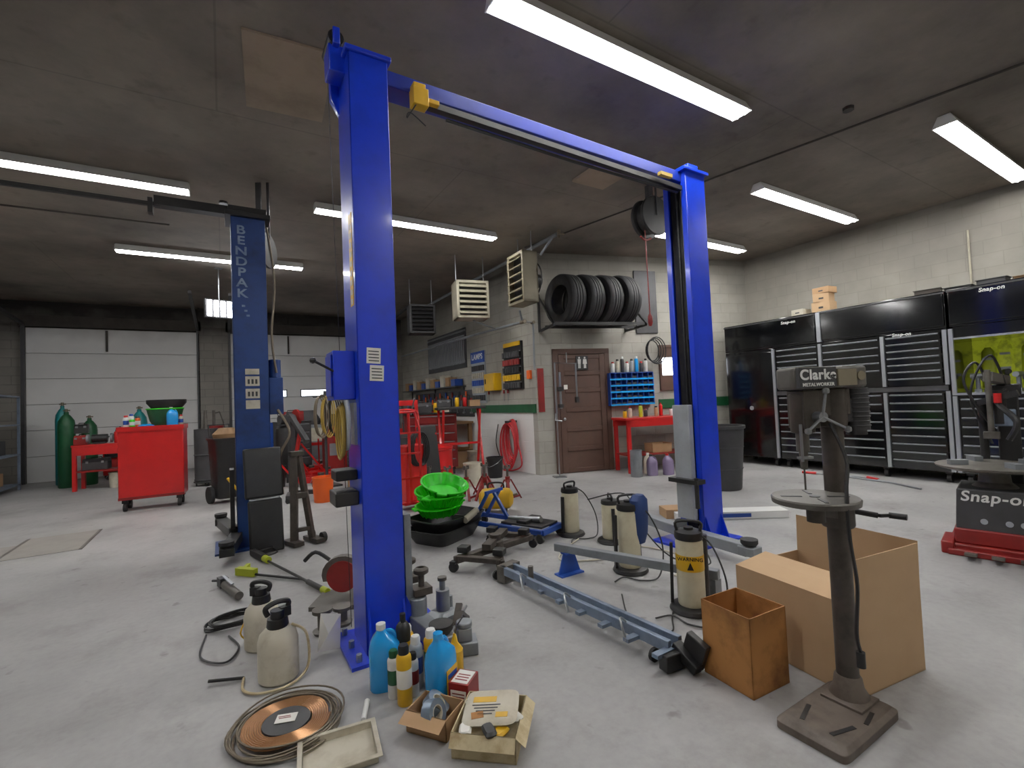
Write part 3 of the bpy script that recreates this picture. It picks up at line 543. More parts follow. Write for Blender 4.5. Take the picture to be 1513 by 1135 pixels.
# pedestal drill
T=Th('drill_press','old greasy floor-standing drill press with round slotted table','drill press',(2.31,1.07,0))
T.p('base',[loft([(0,.235,.135,-.15,-.02),(.03,.235,.135,-.15,-.02),(.045,.215,.12,-.15,-.02)],28,14),bx(-.1,.06,-.09,.07,.04,.055)],'drillbase',bev=.004)
T.ps('slot',[rb((-.26,-.09,.0455),(.12,.018,.003),(0,0,-15)),rb((-.26,.05,.0455),(.12,.018,.003),(0,0,15)),rb((-.1,-.115,.0455),(.1,.016,.003),(0,0,10))],'black',label='dark mounting slots')
T.p('column_flange',lathe([(.075,.045),(.075,.06),(.058,.09),(.052,.13),(.045,.14)],n=28),'drillbase')
T.p('column',cyl((0,0,.05),(0,0,1.4),.043,n=28),'greasy')
T.p('table_bracket',[lathe([(.060,.78),(.065,.79),(.065,.90),(.060,.91)],n=24),bar((-.03,0,.85),(-.18,0,.885),.06,.06),cyl((-.18,0,.83),(-.18,0,.9),.035)],'greasy')
tb=T.p('table',lathe([(.05,.895),(.14,.905),(.162,.91),(.165,.93),(.16,.936),(0,.934)],(-.18,0,0),n=40),'iron')
T.ps('table_slot',[rb((-.18+.09*math.cos(a),.09*math.sin(a),.935),(.08,.014,.005),(0,0,math.degrees(a))) for a in (rad(45),rad(135),rad(225),rad(315))]+[cyl((-.18,0,.934),(-.18,0,.9375),.02)],'black',par=tb)
T.p('crank',[cyl((.03,-.05,.85),(.06,-.13,.84),.012),bar((.06,-.135,.84),(.14,-.14,.83),.014,.014),cyl((.14,-.14,.83),(.15,-.2,.83),.013)],'black')
Hm=Matrix.Rotation(rad(-22),4,'Z')
def H(*pr): return [tf(p,Hm) for p in pr]
hd=T.p('head',H(bx(-.175,-.10,-.05,.05,1.22,1.385),bx(-.11,.06,-.045,.045,1.27,1.385),lathe([(.058,1.22),(.062,1.24),(.062,1.385),(.056,1.39)],n=20),cyl((-.145,0,1.2),(-.145,0,1.37),.048)),'greasy',bev=.010)
T.p('belt_cover',H(ext([(-.225,-.045),(-.20,-.07),(-.05,-.075),(-.03,-.06),(.05,-.06),(.07,-.075),(.13,-.065),(.15,-.03),(.15,.03),(.13,.065),(-.20,.07),(-.225,.045)],'z',1.39,1.485)),'iron',bev=.012)
T.p('cover_bracket',H(bx(-.03,.06,-.085,-.055,1.40,1.47),cyl((.09,-.08,1.44),(.09,-.06,1.44),.02)),'tan')
T.p('name_plate',H(bx(-.215,-.035,-.079,-.06,1.395,1.482)),'dkgrey')
T.t('Clarke',.060,tuple(Hm@Vector((-.125,-.0805,1.449))),(90,0,-22),'white',sx=1.0,bold=.03); T.t('METALWORKER',.020,tuple(Hm@Vector((-.125,-.0805,1.408))),(90,0,-22),'white')
T.p('quill',H(cyl((-.15,0,1.23),(-.15,0,1.12),.026),cyl((-.15,0,1.12),(-.15,0,1.04),.018,.013),cyl((-.15,0,1.04),(-.15,0,.95),.004)),'iron')
T.p('depth_stop',H(cyl((-.19,-.04,1.08),(-.19,-.04,1.24),.006),bx(-.2,-.14,-.045,-.02,1.09,1.1)),'steel')
T.p('motor',H(cyl((.115,-.01,1.20),(.115,-.01,1.385),.052),cyl((.115,-.01,1.18),(.115,-.01,1.20),.04),bx(.04,.08,-.04,.03,1.24,1.34),*[tor((.115,-.01,1.22+.02*k),.053,.003,n=20,m=5) for k in range(8)]),'dkgrey')
T.ps('feed_handle',[(lambda q:(q[0][0]+q[1][0],q[0][1]+[tuple(i+len(q[0][0]) for i in f) for f in q[1][1]]))(H(cyl((-.12,-.085,1.27),(-.12+.11*math.cos(rad(a)),-.11,1.27+.11*math.sin(rad(a))),.006,n=8),lathe([(0,-.014),(.012,-.009),(.014,0),(.012,.009),(0,.014)],(-.12+.11*math.cos(rad(a)),-.11,1.27+.11*math.sin(rad(a))),10))) for a in (-30,90,210)],'steel')
T.p('handle_hub',H(cyl((-.12,-.05,1.27),(-.12,-.09,1.27),.022)),'steel')
T.p('power_cord',tube([(-.10,-.04,1.24),(-.16,-.12,1.1),(-.22,-.14,.98),(-.24,-.15,.80),(-.16,-.13,.6),(-.19,-.13,.42),(-.17,-.13,.34)],.007,6,k=6),'black')
T.p('plug',[cyl((-.17,-.13,.34),(-.17,-.13,.28),.016)],'black')
# cardboard boxes
cbox('cardboard_box','big open tan cardboard box with upright back flaps',(2.68,1.34,0),-8,.26,.315,.41,'cardl',(('-x',.24,172),('+x',.21,88),('-y',.2,90)))
cbox('cardboard_box','small oil-stained orange-brown open cardboard box',(2.15,1.45,0),-4,.13,.135,.36,'cardo')
# jack beam
T=Th('tool_rail','long grey-blue steel rail assembly lying on floor with pads','steel rail',(1.9,2.5,0),w=True)
T.ps('rail',[bar((1.80,3.22,.10),(1.93,1.72,.10),.03,.06),bar((1.90,3.22,.10),(2.01,1.72,.10),.03,.06)],'bgrey',bev=.004)
T.ps('cross_tie',[bar((1.80+.0025*i,3.12-.2*i,.085),(1.91+.009*i,3.12-.2*i,.085),.04,.02) for i in range(8)],'bgrey')
T.p('foot',[bar((1.85,1.7,.05),(2.12,1.68,.05),.06,.08),bar((1.97,1.72,.1),(1.97,1.58,.03),.06,.05),rb((2.0,1.62,.10),(.04,.12,.14),(20,0,0))],'black',bev=.005,label='black cast foot bracket')
T.ps('clamp',[bar((1.78,3.2,.07),(1.95,3.25,.07),.08,.12),cyl((1.86,2.9,.08),(1.86,2.9,.2),.02)],'iron')
T.ps('caster',[cyl((x,y-.01,.035),(x,y+.01,.035),.035) for x,y in ((1.80,3.3),(1.98,3.3),(1.9,1.8))],'rubber')
T.ps('hook',[tube([(1.82+.04*i,2.9-.45*i,.13),(1.76+.04*i,2.88-.45*i,.17),(1.74+.04*i,2.82-.45*i,.08)],.007,6,k=4) for i in range(3)],'steel')
T=Th('steel_tube','grey square steel tube resting on a blue triangular foot','steel tube',(2.5,2.6,0),w=True)
T.p('square_tube',[bar((2.27,3.15,.20),(2.74,2.0,.20),.06,.06)],'grey',bev=.004)
x,y=2.32,3.05
T.p('foot',[ext([(x-.11,0),(x+.11,0),(x+.05,.17),(x-.05,.17)],'y',y-.006,y+.006),bx(x-.11,x+.11,y-.05,y+.05,0,.012),bx(x-.05,x+.05,y-.04,y+.04,.158,.17)],'jblue')
T.p('foot',[bx(2.70,2.76,2.0,2.06,0,.17)],'grey')
def extractor(loc,rz,h,label,warn=False):
    T=Th('fluid_extractor',label,'fluid extractor',loc,rz)
    T.p('base',lathe([(.13,0),(.14,.01),(.13,.03),(.1,.04)],n=28),'black')
    T.p('tank',lathe([(.08,.04),(.085,.05),(.085,h*.82),(.075,h*.88)],n=28),'tank')
    T.p('top_cap',lathe([(.085,h*.86),(.09,h*.88),(.085,h*.95),(.03,h*.97),(.03,h),(0,h)],n=24),'black')
    T.p('handle',[tube([(-.07,0,h*.95),(-.07,0,h*1.06),(.07,0,h*1.06),(.07,0,h*.95)],.01,8,k=4),bar((-.12,0,.04),(-.11,0,h*.8),.03,.02)],'black')
    T.p('suction_hose',tube([(.05,-.03,h*.95),(.14,-.08,h*.8),(.2,-.16,h*.4),(.12,-.24,.03),(-.02,-.24,.012),(-.12,-.14,.012),(-.22,-.2,.012)],.006,6,k=7),'black')
    T.p('pump_cylinder',cyl((.09,.03,.05),(.09,.03,h*.9),.022),'dkgrey')
    if warn:
        s=T.p('warning_label',lathe([(.086,h*.5),(.087,h*.505),(.087,h*.68),(.086,h*.685)],n=28),'yellow')
        T.p('warning_triangle',ext([(-.02,h*.53),(.02,h*.53),(0,h*.62)],'y',-.092,-.087),'black',par=s)
        T.t('WARNING',.03,(.0,-.0885,h*.655),(90,0,0),'black',par=s)
    return T
extractor((3.0,3.88,0),10,.50,'stained cream fluid extractor tank with black top')
extractor((2.74,2.80,0),-20,.56,'cream fluid extractor with cloth draped over it')
extractor((2.55,2.07,0),-50,.53,'cream fluid extractor tank with yellow warning sticker',True)
extractor((3.15,3.45,0),60,.42,'cream fluid extractor standing behind another')
solo('rag','dark blue cloth draped over fluid extractor','rag',[loft([(.22,.05,.03),(.3,.075,.05),(.45,.085,.06),(.56,.08,.06),(.60,.04,.04)],16,2.5)],'navy',(2.81,2.75,0),10)
solo('hose','thin clear hose curling across concrete floor','hose',[tube([(2.95,3.7,.01),(2.6,3.5,.01),(2.45,3.3,.01),(2.8,3.1,.01),(3.2,3.2,.01),(3.3,2.7,.01),(2.9,2.5,.01)],.007,6,k=8)],'dwhite')
solo('cable','thin black cable curling across concrete floor','cable',[tube([(2.9,2.4,.008),(2.4,2.1,.008),(2.2,1.95,.008),(2.1,2.15,.008),(2.35,2.5,.008)],.005,6,k=8)],'black')
solo('cable','thin black hose looping between the extractors','cable',[tube([(3.0,3.6,.4),(3.1,3.2,.5),(3.05,3.0,.3),(3.2,2.8,.02),(3.3,2.5,.01),(3.0,2.3,.25),(2.7,2.1,.5)],.006,6,k=8)],'black')
T=Th('engine_dolly','black X-frame dolly with casters and ram','dolly',(2.03,3.72,0),rz=38)
T.p('frame',[bar((-.38,-.2,.1),(.38,.2,.1),.07,.05),bar((-.38,.2,.1),(.38,-.2,.1),.07,.05),bar((-.36,-.2,.115),(-.36,.2,.115),.06,.04),bar((.36,-.2,.115),(.36,.2,.115),.06,.04)],'greasy',bev=.005)
T.p('center_ram',[lathe([(.07,.1),(.07,.16),(.05,.17),(.05,.22),(0,.22)]),bar((-.2,.0,.16),(.25,.02,.18),.08,.05)],'greasy')
T.ps('saddle',[rb((x,y,.17),(.09,.09,.05)) for x,y in ((-.3,-.16),(.3,.16),(-.3,.16),(.3,-.16))],'black',bev=.006)
for x,y in ((-.38,-.22),(.38,.22),(-.38,.22),(.38,-.22)):
    T.p('caster',[cyl((x-.015,y,.04),(x+.015,y,.04),.04),rb((x,y,.08),(.05,.05,.02))],'rubber')
# pans
def pan_pr(w,l,h,pw=6,n=32):
    secs=[(0,w*.75,l*.75),(h*.5,w*.88,l*.88),(h*.93,w*.96,l*.96),(h*.94,w,l),(h,w,l),(h,w*.94,l*.94),(h*.5,w*.84,l*.84),(.012,w*.72,l*.72)]
    return [loft(secs,n,pw)]
for z,a,x,y,lb in ((0,28,1.93,4.62,'black rectangular oil drain pan on floor'),(.085,20,1.97,4.66,'black rectangular oil drain pan stacked on another')):
    T=Th('drain_pan',lb,'drain pan',(x,y,z),a,group='stacked drain pans'); T.p('basin',pan_pr(.37,.27,.15),'black')
for i,(z,rx,ry,dx) in enumerate(((.235,2,-3,0),(.31,-4,5,.02),(.385,6,-8,-.01),(.46,12,-14,.04))):
    T=Th('drain_pan','bright green round ribbed plastic drain pan in a stack','drain pan',(1.92+dx,4.72-.01*i,z),rot=(rx,ry,20*i),group='stacked drain pans')
    T.p('basin',[loft([(0,.17,.17),(.06,.21,.21),(.09,.23,.23),(.092,.255,.255),(.105,.255,.255),(.105,.235,.235),(.05,.2,.2),(.01,.16,.16)],32,2)],'lime')
    T.p('rib',[bar((.175*math.cos(a),.175*math.sin(a),.0),(.235*math.cos(a),.235*math.sin(a),.09),.012,.02) for a in [k*math.pi/9 for k in range(18)]],'green')
    T.ps('grip',[rb((.26,0,.095),(.05,.1,.02)),rb((-.26,0,.095),(.05,.1,.02))],'lime',bev=.005)
solo('grease_cartridge','pale grease cartridge lying in black drain pan','cartridge',cyl((-.1,0,.0),(.12,.0,.05),.035),'beige',(2.15,4.46,.2),30)
T=Th('air_tank','yellow portable air tank with black feet on floor','air tank',(2.9,5.25,0),rz=-35)
T.p('tank',tf(lathe([(.0,-.22),(.07,-.21),(.12,-.17),(.13,-.12),(.13,.12),(.12,.17),(.07,.21),(0,.22)],(0,0,0),ax='x'),Matrix.Translation((0,0,.17))),'yellow')
T.ps('foot',[rb((-.12,0,.03),(.03,.2,.06)),rb((.12,0,.03),(.03,.2,.06))],'black'); T.p('handle',tube([(-.1,0,.29),(-.08,0,.36),(.08,0,.36),(.1,0,.29)],.012,8,k=4),'black'); T.p('valve',[cyl((.2,0,.2),(.27,0,.22),.015)],'oldcopper')
T=Th('transmission_jack','low blue steel jack frame with black bed and casters','jack',(2.56,4.36,0),rz=-68)
T.p('frame',[bar((-.52,-.17,.1),(.52,-.17,.1),.04,.05),bar((-.52,.17,.1),(.52,.17,.1),.04,.05),bar((-.52,-.17,.1),(-.52,.17,.1),.04,.05),bar((.52,-.17,.1),(.52,.17,.1),.04,.05),bar((0,-.17,.1),(0,.17,.1),.04,.05)],'jblue',bev=.004)
T.p('lift_arm',[bar((-.4,-.1,.12),(-.2,-.1,.42),.03,.03),bar((-.4,.1,.12),(-.2,.1,.42),.03,.03),bar((-.2,-.14,.42),(-.2,.14,.42),.03,.03),bar((0,.0,.12),(-.2,0,.40),.03,.03)],'jblue')
T.p('bed',[rb((.25,0,.14),(.5,.30,.02)),rb((.25,0,.165),(.12,.28,.03))],'black',bev=.004); T.p('ram',[cyl((.0,0,.15),(.4,0,.18),.03)],'steel')
for x in (-.5,.5):
    for y in (-.18,.18): T.p('caster',[cyl((x,y-.015,.04),(x,y+.015,.04),.04),rb((x,y,.08),(.04,.04,.02))],'rubber')
def jackstand(loc,rz,label):
    T=Th('jack_stand',label,'jack stand',loc,rz,'red jack stands')
    T.p('frame',[bar((.13*sx,.13*sy,.01),(.03*sx,.03*sy,.28),.035,.02) for sx in (-1,1) for sy in (-1,1)]+[cyl((0,0,.24),(0,0,.32),.035)]+[bar((-.12,-.12,.05),(.12,-.12,.05),.01,.03),bar((-.12,.12,.05),(.12,.12,.05),.01,.03)],'dred')
    T.p('ratchet_post',[cyl((0,0,.2),(0,0,.43),.018),rb((0,0,.44),(.1,.04,.025)),rb((.045,0,.46),(.015,.04,.04)),rb((-.045,0,.46),(.015,.04,.04))],'iron')
for x,y,r in ((2.75,6.4,10),(2.95,6.2,30),(3.15,6.02,60),(3.4,5.8,20),(2.55,6.6,50),(3.3,6.3,0)): jackstand((x,y,0),r,'red steel jack stand with ratchet post on floor')
T=Th('hand_truck','red tubular hand truck with black wheels','hand truck',(1.85,5.6,0),rz=-10)
T.p('frame',[tube([(-.2,0,.1),(-.2,.05,1.1),(-.15,.08,1.3),(.15,.08,1.3),(.2,.05,1.1),(.2,0,.1)],.018,8)]+[bar((-.2,0,z),(.2,0,z),.03,.02) for z in (.2,.5,.8,1.05)]+[bar((-.07,0,.2),(-.07,.03,1.05),.03,.01),bar((.07,0,.2),(.07,.03,1.05),.03,.01)],'red')
T.p('toe_plate',bx(-.2,.2,-.22,0,.01,.025),'red'); 
for x in (-.26,.22): T.p('wheel',[cyl((x,.06,.12),(x+.05,.06,.12),.12,n=24)],'rubber')
T=Th('welding_cart','red upright steel cart with black hoses','cart',(2.15,6.2,0),rz=10)
T.p('body',[bx(-.16,.16,-.12,.12,.12,.85),bx(-.2,.2,-.15,.15,.08,.12)],'red',bev=.01); T.p('post',[cyl((0,.05,.85),(0,.05,1.3),.02),tube([(-.15,.05,1.1),(-.15,.1,1.3),(.15,.1,1.3),(.15,.05,1.1)],.015,8,k=4)],'red')
T.p('hose',[tube(circ((.02*j,-.14-.01*j,.8),.12,.22,'y',20),.012,6,True) for j in range(4)],'black')
for x in (-.18,.16): T.p('wheel',cyl((x,.1,.08),(x+.03,.1,.08),.08),'rubber')
T=Th('waste_drum','red steel drum with red lid','drum',(3.05,7.55,0))
T.p('shell',lathe([(.27,0),(.28,.01),(.27,.02),(.27,.3),(.285,.31),(.27,.32),(.27,.6),(.285,.62),(.27,.64),(.0,.64)],n=32),'red')
T.p('lid',lathe([(.285,.64),(.285,.67),(.2,.69),(0,.69)],n=32),'red')
T=Th('creeper','black vinyl mechanic creeper standing upright on casters','creeper',(2.72,7.0,-.09),rz=15)
T.p('pad',[rb((0,0,.62),(.36,.05,1.05),(-8,0,0))],'black',bev=.03); T.ps('caster',[cyl((x,.06,z),(x+.03,.06,z),.035) for x in (-.17,.14) for z in (.15,1.0)],'red')
T=Th('creeper','worn black creeper pad leaning beside the drum','creeper',(2.35,7.2,-.02),rz=-12)
T.p('pad',[rb((0,0,.5),(.3,.05,.95),(-14,0,0))],'rubber',bev=.03); T.p('frame_tube',tube([(-.16,.04,.05),(-.16,.0,.9),(.16,.0,.9),(.16,.04,.05)],.012,8),'dred')
def chest(loc,rz,w,d_,h,mt,top,label,nd=5,casters=True,z0=.14):
    T=Th('tool_chest',label,'tool chest',loc,rz)
    T.p('body',bx(-w/2,w/2,-d_/2+.02,d_/2,z0,h),mt,bev=.006); T.p('top_mat',bx(-w/2-.01,w/2+.01,-d_/2,d_/2+.01,h,h+.03),top,bev=.004)
    hh=(h-z0-.04)/nd
    for i in range(nd):
        z=z0+.02+i*hh
        dr=T.p('drawer',bx(-w/2+.03,w/2-.03,-d_/2,-d_/2+.03,z+.008,z+hh-.008),mt,bev=.003)
        T.p('handle',bx(-w/2+.05,w/2-.05,-d_/2-.015,-d_/2,z+hh-.03,z+hh-.015),'pull',par=dr)
    if casters:
        for x in (-w/2+.08,w/2-.08):
            for y in (-d_/2+.08,d_/2-.08): T.p('caster',[cyl((x-.02,y,.05),(x+.02,y,.05),.05),rb((x,y,.115),(.06,.06,.05))],'rubber')
    return T
chest((3.5,8.9,0),-20,1.0,.5,1.18,'dred','black','dark red rolling tool chest with black top',6)
chest((2.9,10.0,0),-10,.7,.45,1.0,'red','black','bright red rolling tool chest among shop clutter',5)
chest((1.3,11.6,0),5,.7,.45,1.1,'dkgrey','black','dark grey rolling tool chest among shop clutter',5)
def toolbox(loc,rz,w,d_,h,mt,label,group=None):
    T=Th('tool_box',label,'tool box',loc,rz,group); T.p('body',bx(-w/2,w/2,-d_/2,d_/2,0,h*.65),mt,bev=.008); T.p('lid',ext([(-d_/2,h*.66),(d_/2,h*.66),(d_/2*.6,h*.9),(-d_/2*.6,h*.9)],'x',-w/2,w/2),mt,bev=.004)
    T.p('handle',tube([(-w*.2,0,h*.88),(-w*.2,0,h),(w*.2,0,h),(w*.2,0,h*.88)],.01,8),'black'); T.ps('latch',[bx(x-.02,x+.02,-d_/2-.008,-d_/2,h*.55,h*.72) for x in (-w*.3,w*.3)],'steel')
def bucket(loc,mt,label,h=.37,r=.15,group=None):
    T=Th('bucket',label,'bucket',loc,random.uniform(0,180),group); T.p('pail',loft([(0,r*.85,r*.85),(.01,r*.87,r*.87),(h-.02,r,r),(h-.02,r*1.06,r*1.06),(h,r*1.06,r*1.06),(h,r*.95,r*.95),(.03,r*.82,r*.82)],28,2),mt); T.p('bail_handle',tube([(-r*1.05,0,h-.03),(-r*.9,.12,h-.1),(0,.17,h-.16),(r*.9,.12,h-.1),(r*1.05,0,h-.03)],.004,6,k=5),'steel')
toolbox((3.3,8.9,1.21),-20,.45,.22,.22,'dkgrey','dark tool box on the red chest'); bucket((3.75,8.75,1.21),'dwhite','small dirty white pail on the red chest',.22,.1)
can((3.55,8.75,1.21),.22,.035,'yellow','black','yellow can on the red chest')
can((3.1,8.95,1.21),.2,.035,'jblue','white','blue spray can on the red chest')
toolbox((2.85,10.0,1.03),-10,.4,.22,.22,'jblue','blue tool box on the bright red chest'); toolbox((1.3,11.6,1.13),5,.45,.22,.24,'dred','dark red tool box on the grey chest')
T=Th('shop_press','red H-frame hydraulic shop press','shop press',(2.85,8.75,0),rz=-25)
T.p('frame',[bx(s*.3-.03,s*.3+.03,-.05,.05,0,1.45) for s in (-1,1)]+[bx(-.33,.33,-.06,.06,1.37,1.47),bx(-.33,.33,-.06,.06,.75,.83),bx(-.36,-.24,-.25,.25,0,.05),bx(.24,.36,-.25,.25,0,.05)],'red',bev=.005); T.p('ram',[cyl((0,0,1.37),(0,0,1.05),.045),cyl((0,0,1.05),(0,0,.95),.025)],'dkgrey'); T.p('pump_handle',bar((.2,-.08,1.2),(.3,-.35,1.5),.02,.02),'steel')
T=Th('work_platform','black flat work platform on red folding legs','work platform',(3.8,8.15,0),rz=-15); T.p('top',[bx(-.45,.45,-.22,.22,1.26,1.31)],'black',bev=.01); T.ps('leg',[bar((s*.38,-.2,0),(s*.38,.2,1.26),.04,.04) for s in (-1,1)]+[bar((s*.34,.2,0),(s*.34,-.2,1.26),.04,.04) for s in (-1,1)],'red'); T.p('brace',bx(-.36,.36,-.02,.02,.6,.64),'red')
for i,(dx,mt,k) in enumerate(((-.3,'dkgrey','t'),(-.05,'yellow','c'),(.1,'red','c'),(.28,'card','b'))):
    p=(3.8+dx*.96,8.15-dx*.26,1.31)
    if k=='t': toolbox(p,-15,.24,.16,.16,mt,'small dark tool box on the black platform')
    elif k=='c': can(p,.2,.04,mt,'black','%s can on the black platform'%mt)
    else: solo('parts_box','brown parts box on the black platform','box',tray(.1,.08,.12),'card',p,-15)
T=Th('hose_stand','steel stand with looped brown and yellow hoses','hose stand',(1.55,9.0,0),rz=10); T.p('post',[cyl((0,0,0),(0,0,1.7),.025),cyl((-.2,0,1.6),(.2,0,1.6),.018),bx(-.2,.2,-.2,.2,0,.03)],'dkgrey')
for dx,mt in ((-.12,'oldcopper'),(.0,'ochre'),(.12,'black')): T.p('hose',[tube(circ((dx+.02*j,-.05-.02*j,1.25),.09+.01*j,.34+.02*j,'y',22),.013,6,True) for j in range(3)],mt)
T=Th('engine_stand','red engine stand holding a greasy black gearbox','engine stand',(2.35,9.5,0),rz=-30); T.p('frame',[bar((0,.2,.08),(0,.2,.85),.07,.07),bar((-.3,.25,.08),(.3,.25,.08),.07,.06),bar((0,.25,.08),(0,-.45,.08),.07,.06),bar((0,.2,.6),(0,-.1,.12),.04,.04)],'red',bev=.004); T.p('gearbox',[lathe([(.12,-.3),(.2,-.28),(.22,-.1),(.15,0),(.12,.15),(.06,.18)],(0,.0,.85),20,'y'),rb((0,-.15,1.02),(.2,.2,.1)),rb((.15,-.1,.85),(.12,.1,.12))],'greasy'); T.ps('caster',[cyl((x-.02,y,.04),(x+.02,y,.04),.04) for x,y in ((-.28,.25),(.28,.25),(0,-.42))],'rubber')
T=Th('air_compressor','black upright air compressor with motor on top','air compressor',(1.05,10.2,0),rz=20); T.p('tank',lathe([(.12,.1),(.2,.15),(.22,.22),(.22,.95),(.2,1.03),(.1,1.08),(0,1.08)],n=28),'black'); T.p('motor',[cyl((-.15,0,1.2),(.15,0,1.2),.09),rb((0,.0,1.1),(.3,.22,.03)),cyl((.0,-.1,1.15),(.0,-.1,1.35),.05)],'dkgrey'); T.p('belt_guard',[cyl((.17,0,1.22),(.21,0,1.22),.17,n=28)],'dred'); T.ps('leg',[bar((.19*math.cos(a),.19*math.sin(a),.25),(.22*math.cos(a),.22*math.sin(a),0),.04,.02) for a in (0,2.1,4.2)],'black')
T=Th('oil_filter_crusher','red pedestal shop machine with black top','shop machine',(2.0,10.6,0),rz=0); T.p('cabinet',[bx(-.22,.22,-.2,.2,0,.75),ext([(-.22,.75),(.22,.75),(.15,1.0),(-.15,1.0)],'y',-.18,.18)],'dred',bev=.01); T.p('top_unit',[cyl((0,0,1.0),(0,0,1.25),.1),bx(-.18,.18,-.03,.03,1.2,1.26)],'black'); T.p('panel',bx(-.14,.14,-.206,-.2,.4,.65),'grey')
# clutter along walls
for i,(x,y,kind,mt) in enumerate(((4.45,8.9,'b','dwhite'),(4.35,9.35,'c','card'),(3.6,9.7,'t','dkgrey'),(3.4,10.1,'b','orange'),(3.75,10.2,'b','black'),(3.5,10.7,'c','card'),(3.0,10.7,'d','jblue'),(3.7,11.3,'d','dkgrey'),(3.1,11.3,'c','dwhite'),(2.7,11.1,'b','dwhite'),(3.6,12.0,'d','dred'),(2.9,12.1,'c','card'),(2.5,12.0,'d','black'),(3.8,12.8,'d','dgreen'),(2.6,12.8,'c','card'),(.7,11.4,'c','card'),(.8,9.6,'b','black'),(.95,13.1,'d','jblue'),(.3,12.8,'d','black'),(-1.0,12.6,'c','card'),(-.2,13.3,'d','dred'),(-1.6,13.7,'c','dkgrey'),(.35,10.2,'d','dred'),(-.3,11.0,'d','dkgrey'),(2.0,7.7,'b','dwhite'),(1.75,7.2,'c','card'),(1.25,7.6,'b','orange'),(3.55,7.2,'b','dwhite'),(4.2,7.6,'b','black'))):
    if kind=='b': bucket((x,y,0),mt,('white','orange','black')[['dwhite','orange','black'].index(mt)]+' plastic bucket with wire bail on floor',group='plastic buckets')
    elif kind=='c': 
        cbox('cardboard_box','used cardboard parts box among shop clutter',(x,y,0),10*(i%5)-20,.2,.16,.35,mt,(('-y',.1,30),('+y',.1,140)),group='parts boxes among the clutter')
    elif kind=='t': toolbox((x,y,0),15,.5,.25,.3,mt,'dark grey metal tool box on floor')
    else:
        T=Th('oil_drum_dolly','upright oil dispenser drum with hand pump and hose','drum',(x,y,0),20*i,'oil dispenser drums'); h=1.25+.1*(i%3)
        T.p('drum',lathe([(.2,.1),(.21,.12),(.2,.14),(.2,h*.4),(.212,h*.41),(.2,h*.42),(.2,h*.75),(.0,h*.75)],n=28),mt); T.p('pump',[cyl((0,0,h*.75),(0,0,h),.03),cyl((0,0,h*.95),(.15,0,h*.97),.015),tube([(.15,0,h*.97),(.28,0,h*.7),(.25,-.05,h*.4),(.2,-.1,h*.6)],.012,6,k=6)],'iron')
        T.p('dolly_ring',[tor((0,0,.08),.2,.02)],'black'); T.ps('caster',[cyl((.17*c_,.17*s_-.01,.035),(.17*c_,.17*s_+.01,.035),.035) for c_,s_ in ((1,0),(-1,0),(0,1),(0,-1))],'rubber')
# red cart
T=Th('tool_cart','tall bright red steel rolling cart with plain back panel','tool cart',(-.92,9.1,0),rz=-4)
T.p('body',[bx(-.40,.40,-.2,.2,.17,1.2)],'red',bev=.012); T.p('top_tray',[bx(-.41,.41,-.22,-.21,1.17,1.24),bx(-.41,.41,.21,.22,1.17,1.24),bx(-.41,-.40,-.22,.22,1.17,1.24),bx(.40,.41,-.22,.22,1.17,1.24),bx(-.40,.40,-.21,.21,1.2,1.205)],'red')
for x in (-.33,.33):
    for y in (-.14,.14): T.p('caster',[cyl((x-.02,y,.06),(x+.02,y,.06),.06),rb((x,y,.145),(.07,.07,.05))],'rubber')
T.p('rail',[bx(-.40,.40,-.208,-.2,.17,.21)],'dred')
Z=1.21
jug((-.68,9.02,Z),10,.3,'fluid','white','blue plastic jug standing on red cart',None)
T=Th('drain_pan','green round plastic pan on red cart','drain pan',(-.78,9.18,Z),0); T.p('basin',[loft([(0,.15,.1),(.1,.2,.14),(.28,.24,.2),(.28,.22,.18),(.02,.13,.08)],28,2.2)],'dgreen')
T.p('rim',tor((0,0,.28),.24,.01,ry=.2),'green')
T=Th('drain_pan','black round oil pan on red cart','drain pan',(-.76,9.18,Z+.29),0); T.p('basin',[loft([(0,.2,.17),(.08,.26,.21),(.13,.26,.21),(.13,.24,.19),(.02,.18,.15)],28,2.2)],'black')
for i,(x,y,h,a,b,c) in enumerate(((-1.25,9.05,.2,'white','red','jblue'),(-1.17,9.0,.16,'green','white','white'),(-1.12,9.12,.18,'orange','black','white'),(-1.2,9.16,.22,'white','jblue','red'),(-.58,9.1,.18,'dwhite','red','jblue'))):
    can((x,y+.02,Z),h,.035,a,b,'small coloured spray can on red cart',band=c,group='spray cans on the red cart')
solo('shop_towel','crumpled blue shop towel on red cart','towel',[loft([(0,.12,.07),(.04,.1,.08),(.06,.05,.04)],12,2)],'fluid',(-1.0,8.98,Z),20)
def gastank(loc,h,r,mt,label):
    T=Th('gas_cylinder',label,'gas cylinder',loc); T.p('body',lathe([(r*.9,0),(r,.02),(r,h*.78),(r*.9,h*.85),(r*.5,h*.91),(r*.28,h*.93),(r*.28,h*.96),(0,h*.96)],n=28),mt)
    T.p('valve',[cyl((0,0,h*.95),(0,0,h),.025),cyl((-.05,0,h*.98),(.06,0,h*.98),.014)],'oldcopper')
gastank((-2.75,13.05,0),1.6,.14,'dgreen','tall dark green gas cylinder standing by garage door'); gastank((-2.42,13.2,0),1.45,.13,'dgreen','dark green gas cylinder beside another')
gastank((-1.55,12.9,0),1.6,.14,'teal','teal gas cylinder behind the red cart'); gastank((-2.95,13.7,0),1.75,.12,'teal','teal gas cylinder by the garage door')
